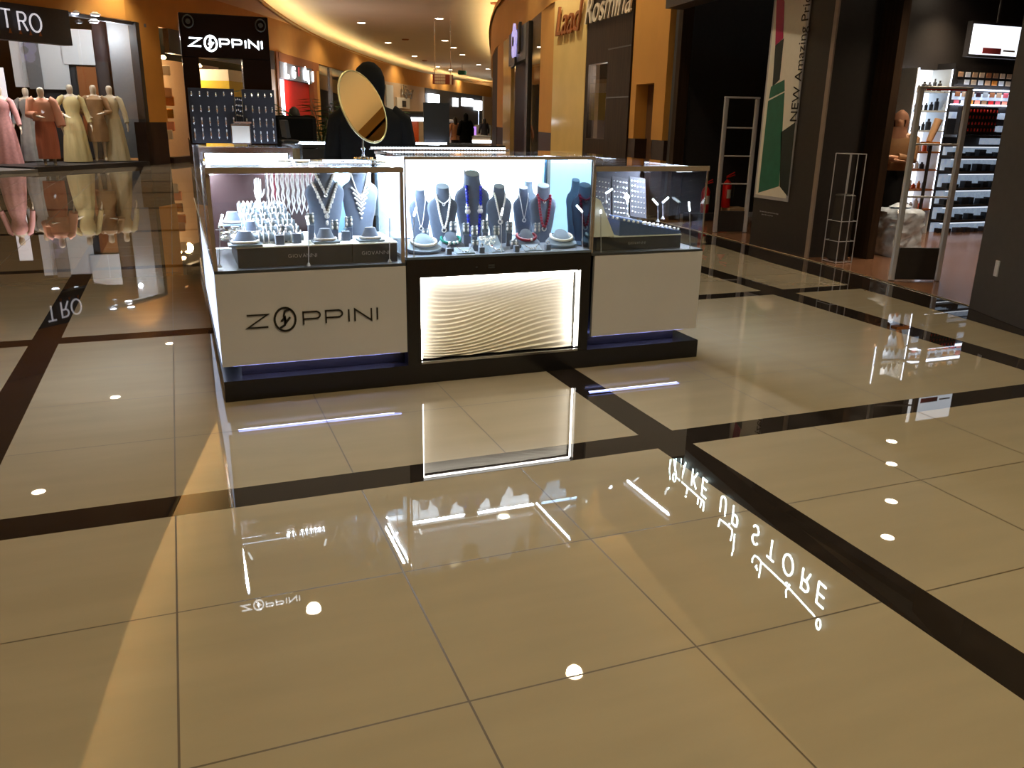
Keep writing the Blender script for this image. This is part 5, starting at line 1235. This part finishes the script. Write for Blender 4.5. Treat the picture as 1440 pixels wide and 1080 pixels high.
for k in range(4):
    p_ = o_-f.location+r_*(.02+.24*k)+Vector((0, 0, zf(15, 42, WL)-.08)); m.prism([(0, 0), (.07, 0), (.035, .1)], p_, r_, ZU, .012)
m.build('small_lettering', 'orange_dark', f)
pl('glass_pane', 40, 124, .12, 3.42, 'shop_glass', .012, 0); pl('glass_pane', 125, 203, .12, 3.42, 'shop_glass', .012, 0)
pl('plinth', 36, 203, 0, .11, 'black', 1.6, 0); pl('glass_frame', 40, 203, 3.42, 3.5, 'greywall', .08, .02, v=20); pl('glass_frame', 203, 208, 0, 3.5, 'near_black', .2, .0)
pl('entrance_step', -120, 36, 0, .07, 'greywall', 2.4, .1)
# interior pieces behind the glass
def inn(name, label, u0, u1, v0, v1, Y, m_, th=.06, cat='wall panel'):
    A = aty(u0, v1, Y); B = aty(u1, v0, Y); z0 = max(.115, A.z)
    return MB().box(0, B.x-A.x, 0, th, 0, B.z-z0).build(name, m_, f, loc=(A.x-f.location.x, Y-f.location.y, z0))
inn('display_wall', 'black wall panel behind the four dressed mannequins', 64, 152, 87, 224, 26.2, 'black')
inn('striped_panel', 'large white panel with thin grey lines high behind the mannequins', 90, 128, 42, 90, 26.0, 'shelf_white'); inn('striped_panel', 'lower white panel left of the black display wall', 52, 92, 60, 125, 26.05, 'shelf_white')
inn('striped_panel', 'narrow white panel behind the grey dress at the far left', 22, 43, 58, 122, 26.0, 'shelf_white')
inn('brown_post', 'brown square post left of the black display wall', 42, 52, 55, 125, 25.9, 'greywall')
inn('brown_panel', 'reddish brown wall panel right of the black display wall', 120, 134, 94, 190, 26.1, 'orange_dark'); inn('brown_panel', 'dark brown wall panel beside the pale grey pillar', 152, 176, 28, 222, 26.3, 'purple_door')
inn('grey_pillar', 'wide pale grey pillar behind the right end of the dress shop glass', 172, 202, 26, 222, 25.3, 'greywall', .5)
inn('light_strip_post', 'thin bright strip leaning at the far left of the dress shop', 0, 4, 95, 195, 24.0, 'sign_soft', .05)
for k, (u, v) in enumerate(((105, 19), (134, 22), (132, 32), (25, 54), (60, 56))):
    Yp = 23.2; p = aty(u, v, Yp); t = thing('track_spot', 'white oval spot lamp %s' % ('left of the pair over the dress shop glass', 'right of the pair over the dress shop glass', 'below the pair inside the dress shop', 'left of the two under the name board', 'right of the two under the name board')[k], 'lamp', tuple(p)); MB().lathe([(.09, 0), (.12, .03), (.05, .08)], n=14).build('lamp_body', 'white', t, True); MB().lathe([(.085, -.006), (.085, -.001)], n=14).build('lamp_disc', 'cool_lamp', t)
    if k in (0, 1, 3, 4): light('SPOT', 'lamp_beam', (0, .0, -.05), 90, (1, .95, .88), t, .08, rot=(math.radians(-18), 0, 0), spot=math.radians(110))
for lx, ly in ((.4, 2.0), (1.9, 2.9)): light('POINT', 'shop_lamp', (lx, ly, 3.2), 70, (.95, .97, 1), f, .05)
# mannequins
def mannequin(label, u, vh, vb, Y, zb, dm, prof, aL, aR, rz=0, feet=False, extra=None, seed=0, sl=.04, sl1=.03, top=None):
    p = aty(u, vh, Y); h = (p.z-zb)/1.0; b = aty(u+ (0), vb, Y)
    t = thing('mannequin', label, 'mannequin', (b.x if 0 else p.x, Y, zb), rz)
    body(t, h, 'mannequin', aL, aR, legs=True, face=False)
    dress(t, 'gown', dm, prof, h, seed=seed)
    if top: dress(t, 'bodice', top, [(.56, .12, .3), (.62, .125, .2), (.70, .13, 0), (.78, .125, 0), (.825, .085, 0), (.84, .04, 0)], h, sx=1.05)
    if sl: sleeve(t, top or dm, 1, aL, h, sl, sl1); sleeve(t, top or dm, -1, aR, h, sl, sl1)
    return t
gown = [(.012, .17, 1), (.2, .15, 1), (.42, .125, .8), (.55, .10, .3), (.62, .08, .1), (.70, .10, 0), (.76, .105, 0), (.81, .085, 0), (.835, .045, 0)]
straight = [(.10, .125, .8), (.3, .13, .8), (.48, .12, .5), (.6, .10, .2), (.7, .115, 0), (.79, .11, 0), (.83, .07, 0), (.845, .04, 0)]
hipL = ((.21, .02, .66), (.12, -.09, .60)); hipR = ((-.21, .02, .66), (-.12, -.09, .60)); dn_ = ((.16, .0, .63), (.19, -.05, .48)); dnR = ((-.16, 0, .63), (-.19, -.05, .48)); fwd = ((-.15, -.03, .64), (-.06, -.17, .62))
mannequin('mannequin in a coral long dress with pale cape top, standing nearest at the shop entrance', 55, 119, 238, 22.9, .072, 'coral', straight, dn_, fwd, .1, top='coral_light', seed=1, sl=.065, sl1=.055)
mannequin('mannequin in a pale grey dress with dark flowers behind the coral one', 34, 120, 222, 24.4, .112, 'grey_dress', gown, dn_, dnR, 0, seed=2)
mannequin('mannequin in a pale golden gown, left of the tan dress', 96, 115, 226, 24.0, .112, 'pale_gold', gown, dn_, hipR, .2, seed=3)
mannequin('mannequin in a tan knee length dress between the two pale gowns', 129, 116, 222, 24.3, .112, 'tan_dress', [(.26, .12, .8), (.42, .125, .6), (.55, .10, .3), (.62, .085, .1), (.70, .10, 0), (.79, .11, 0), (.83, .07, 0), (.845, .04, 0)], hipL if 0 else ((.17, 0, .64), (.08, -.13, .62)), hipR, .1, seed=4)
mannequin('mannequin in a cream lace gown nearest the grey pillar', 152, 117, 226, 24.5, .112, 'cream_dress', gown, dn_, dnR, -.2, seed=5)
mannequin('mannequin in a dusty pink gown cut by the left picture edge', -4, 118, 224, 23.6, .072, 'pink_dress', gown, dn_, dnR, 0, seed=6)
# orange pier beside the dress shop
S('trim_15', WL, 208, 234, 150, 1.09, 3.5, 'orange', .3); S('trim_16', WL, 208, 237, 200, 0, 1.09, 'brown_stone', .32)
# warm shop behind the tower
f = front('warm_lit_shop_front', 'open warm lit shop with a black header seen left of and through the sign tower', WL, 236, 150); f.location.z = 0
def pl2(name, u0, u1, z0, z1, m_, t_=.1, out=0., v=150): return panel(name, '', '', WL, u0, u1, v, z0, z1, m_, t_, out, f)
pl2('header', 234, 382, 2.88, 3.5, 'near_black', .1, .05, v=50); pl2('back_wall', 236, 380, 0, 2.9, 'beige', 1.9, -1.8); pl2('threshold', 236, 266, 0, .16, 'brown_stone', .2, .02)
pl2('yellow_poster', 298, 350, 1.35, 2.28, 'paper_yellow', -.60, .62 if 0 else -.58); pl2('poster_top', 298, 350, 2.28, 2.6, 'paper_white', -.60, -.58)
A, B = seg(WL, 250, 300, 150); c_ = Vector(((A[0]+B[0])/2-.6, (A[1]+B[1])/2+.9, 2.7))
light('POINT', 'shop_lamp', tuple(c_-f.location), 160, (1, .72, .4), f, .15)
light('POINT', 'shop_lamp', tuple(Vector((*seg(WL, 243, 244, 150)[0], 2.6))+Vector((-.3, .9, 0))-f.location), 110, (1, .72, .4), f, .15)
for k, (u, v) in enumerate(((240, 78), (246, 80), (290, 90), (296, 92))):
    p = atpoly(u, v, WL)+Vector((-.3, .5, 0)); tag(MB().lathe([(.05, -.04), (.08, 0), (.03, .06)], n=12).build('warm_spot', 'warm_lamp', loc=tuple(p)), 'small glowing warm spot %s' % ('lamp left of the sign tower, first one', 'lamp left of the sign tower, second one', 'seen through the tower opening, left one', 'seen through the tower opening, right one')[k], 'lamp')
for k, (u, v, w_, mm) in enumerate(((240, 98, .5, 'paper_white'), (243, 130, .45, 'skin_tone'), (245, 160, .4, 'gold'), (247, 178, .5, 'coral_light'), (246, 142, .5, 'perfume'), (244, 190, .5, 'white'))):
    p = atpoly(u+3, v, WL)+Vector((-.35, .6, 0)); t = thing('display_niche', 'lit niche with goods in the warm shop, number %s from the top' % ('one', 'three', 'five', 'six', 'four', 'seven')[k], 'display', tuple(p)); MB().rbox(-.28, .28, -.1, .1, -.13, .13, .03).build('box', mm, t)
# pilaster right of tower
S('trim_17', WL, 382, 391, 150, 0, 3.5, 'beige', .3)
f = front('red_shop_front', 'red walled shop with a glowing white name board, right of the sign tower', WL, 391, 150)
pl('frame_post', 391, 394, 0, 3.5, 'orange_dark', .2, .05); pl('frame_post', 441, 446, 0, 3.5, 'orange_dark', .2, .05); pl('frame_top', 391, 446, 3.2, 3.5, 'orange_dark', .2, .05, v=90)
pl('name_board', 394, 441, 2.62, 3.2, 'greywall', .2, .0, v=105); pl('white_wall', 394, 405, 0, 2.6, 'backlit', .3, -.1); pl('red_wall', 405, 441, 0, 2.6, 'red_wall', .3, -.15)
o_, r_, L_ = frame_on(WL, 394, 441, 105, .03); m = MB()
strokes(m, 'L', o_-f.location+r_*(L_*.12)+Vector((0, 0, 2.72)), r_, ZU, .46, 1.6, .3, .28, .04); strokes(m, 'G', o_-f.location+r_*(L_*.32)+Vector((0, 0, 2.74)), r_, ZU, .34, 1.1, .3, .26, .04)
strokes(m, 'IN', o_-f.location+r_*(L_*.66)+Vector((0, 0, 2.70)), r_, ZU, .40, 1.2, .35, .30, .04); strokes(m, 'I', o_-f.location+r_*(L_*.93)+Vector((0, 0, 2.7)), r_, ZU, .40, 1.2, .35, .24, .04); m.build('lettering', 'sign_lit', f)
m = MB(); strokes(m, 'F', o_-f.location+r_*(L_*.48)+Vector((0, 0, 2.80)), r_, ZU, .3, 1.2, .3, .26, .05); m.build('pink_letter', 'rose', f)
light('POINT', 'shop_lamp', (1.2, 1.0, 2.2), 120, (1, .9, .85), f, .2)
S('trim_18', WL, 446, 451, 150, 0, 3.5, 'orange', .3)
f = front('dark_glass_shop_front', 'dark glass shop front with a steel post left of the round mirror', WL, 451, 150)
pl('glass_wall', 451, 540, 0, 3.45, 'smoked_glass', .05, 0, v=140); pl('glass_post', 464, 467, 0, 3.45, 'steel', .1, .06); pl('back_wall', 451, 540, 0, 3.5, 'near_black', 1.6, -1.5, v=140)
f = front('beige_shop_front', 'beige shop front with silver raised letters right of the round mirror', WL, 540, 120)
pl('wall_panel', 540, 597, 0, 3.5, 'beige', .3, 0, v=120); pl('pale_panel', 541, 551, .4, 3.3, 'shelf_white', .1, .1, v=120); pl('show_window', 556, 574, 1.9, 2.6, 'paper_white', .05, .12, v=140); pl('dark_item', 563, 568, 2.0, 2.4, 'near_black', .05, .16, v=140)
o_, r_, L_ = frame_on(WL, 540, 597, 120, .12); fonttext('lettering', 'Lipsy', 'steel', o_-f.location+r_*(L_*.34)+Vector((0, 0, 2.78)), r_, ZU, .95, .08, f, .15, sx=1.6)
f = front('black_shop_front', 'row of black shop fronts with four glowing white boards at the corridor end', WL, 598, 130)
pl('wall_panel', 598, 690, 0, 3.5, 'near_black', .3, 0, v=135); pl('beige_post', 636, 641, 0, 3.5, 'orange', .3, .2, v=135); pl('white_shelf', 630, 636, .9, 2.8, 'shelf_white', .2, .12, v=135); pl('end_wall', 677, 690, 0, 3.5, 'beige', .3, .25, v=140); pl('blue_window', 664, 672, .4, 2.6, 'backlit', .2, .12, v=150)
for u0, u1, z0, z1 in ((601, 613, 2.35, 3.1), (633, 640, 2.3, 3.0), (645, 661, 2.4, 3.1), (664, 674, 2.1, 3.0)): pl('name_board', u0, u1, z0, z1, 'sign_lit', .1, .3, v=135)

# ---- island stands far down the corridor
def island(label, u0, u1, v0, Y, m_, zb=0, name='island_stand', d=1.2):
    A = aty(u0, v0, Y); B = aty(u1, v0, Y); t = thing(name, label, 'island stand', (A.x, Y, zb)); MB().rbox(0, B.x-A.x, 0, d, 0, A.z-zb, .03).build('body', m_, t); return t, B.x-A.x, A.z-zb
t, w_, h_ = island('orange stand with a black rounded canopy right of the clerk', 569, 589, 168, 22, 'orange_plastic')
cz = aty(560, 163, 22); c0 = aty(554, 163, 22).x-t.location.x; MB().rbox(c0, w_+.1, -.4, 1.2, cz.z-.06, cz.z+.12, .06).build('canopy', 'black', t); MB().box(c0+.2, c0+.9, -.42, -.4, cz.z-.12, cz.z-.03).build('lit_sign', 'sign_lit', t); MB().rbox(c0+.1, 0, -.2, 1.1, 0, .75, .03).build('counter', 'dark_wood', t); MB().tube([(c0+.3, .3, .75), (c0+.3, .3, cz.z-.05)], .03, 8).build('post', 'near_black', t)
t, w_, h_ = island('low white lit counter behind the pink top shopper', 660, 690, 192, 33, 'beige'); MB().box(-.02, w_+.02, -.04, 0, h_*.62, h_*.78).build('light_band', 'sign_lit', t); MB().box(0, w_, -.02, 1.2, h_, h_+.04).build('top', 'shelf_white', t)
t, w_, h_ = island('violet glowing display column beside the shopper in black', 664, 670, 178, 34, 'purple_lit', d=.4)
t, w_, h_ = island('grey goods stand with products at the corridor end', 676, 691, 176, 40, 'grey_dress', d=1)
t, w_, h_ = island('white product stand between the grey board and the pink top shopper', 630, 640, 168, 36, 'shelf_white', d=.6); MB().box(w_*.1, w_*.9, -.03, 0, h_*.75, h_*.9).build('shelf_row', 'near_black', t)
# ---- palm planter
pp_ = aty(452, 205, 9.8)
t = thing('potted_palm', 'dark green palm fronds in a planter behind the rear counter', 'plant', (pp_.x, 9.8, 0))
MB().lathe([(.24, 0), (.30, .85), (.32, 1.0), (.28, 1.0), (.27, .95)], n=20).build('planter', 'terracotta', t, True)
m = MB(); rl = random.Random(9)
for k in range(26):
    a = rl.random()*2*PI; L = rl.uniform(.6, .95); el = rl.uniform(.5, 1.25); P = []
    for s in range(9):
        q = s/8; P.append(Vector((L*q*math.cos(a)*math.cos(el*(1-.5*q)), L*q*math.sin(a)*math.cos(el*(1-.5*q)),   .98+L*1.3*q*math.sin(el)*(1-.38*q))))
    m.tube(P, [.008*(1-q/10) for q in range(9)], 5)
    for s in range(2, 9):
        d = (P[s]-P[s-1]).normalized(); sd = d.cross(Vector((0, 0, 1)));
        if sd.length < .01: sd = Vector((1, 0, 0))
        sd.normalize()
        for g in (-1, 1):
            b = P[s]; tip = b+(sd*g*.7+d*.6+Vector((0, 0, -.25)))*.17; md = b.lerp(tip, .45); nn = d*.012
            m.add([tuple(b), tuple(md+nn), tuple(tip), tuple(md-nn)], [(0, 1, 2, 3)])
m.build('fronds', 'leaf', t, True)
# ---- a stretch of stool/chair back in front of the palm
a_ = aty(412, 158, 8.6)
t = thing('office_chair', 'dark padded chair back in front of the palm behind the left wing', 'chair', (a_.x, 8.5, 0))
hq = a_.z
MB().rbox(-.2, .2, -.04, .04, hq-.45, hq-.03, .1).build('backrest', 'abaya', t, True); MB().rbox(-.24, .24, -.48, -.02, .44, .52, .04).build('seat', 'abaya', t, True); MB().tube([(0, -.24, .05), (0, -.24, .44)], .03, 10).build('column', 'steel', t); MB().tube([(0, -.02, .47), (0, .05, hq-.3)], .02, 8).build('back_support', 'near_black', t)
m = MB()
for k in range(5): m.tube([(0, -.24, .07), (.28*math.cos(2*PI*k/5), -.24+.28*math.sin(2*PI*k/5), .03)], .018, 8)
m.build('base', 'near_black', t)

# ================================================================== WORLD / RENDER SETTINGS
w = bpy.data.worlds.new('world'); SC.world = w; w.use_nodes = True
w.node_tree.nodes['Background'].inputs[0].default_value = (1, .80, .6, 1); w.node_tree.nodes['Background'].inputs[1].default_value = .25
SC.view_settings.view_transform = 'Standard'; SC.view_settings.look = 'None'; SC.view_settings.gamma = 1; SC.view_settings.exposure = 0.0
SC.view_settings.use_curve_mapping = False
SC.cycles.use_denoising = True; SC.cycles.max_bounces = 10; SC.cycles.diffuse_bounces = 4; SC.cycles.glossy_bounces = 5; SC.cycles.transparent_max_bounces = 24
SC.cycles.sample_clamp_indirect = 6; SC.cycles.caustics_reflective = False; SC.cycles.caustics_refractive = False
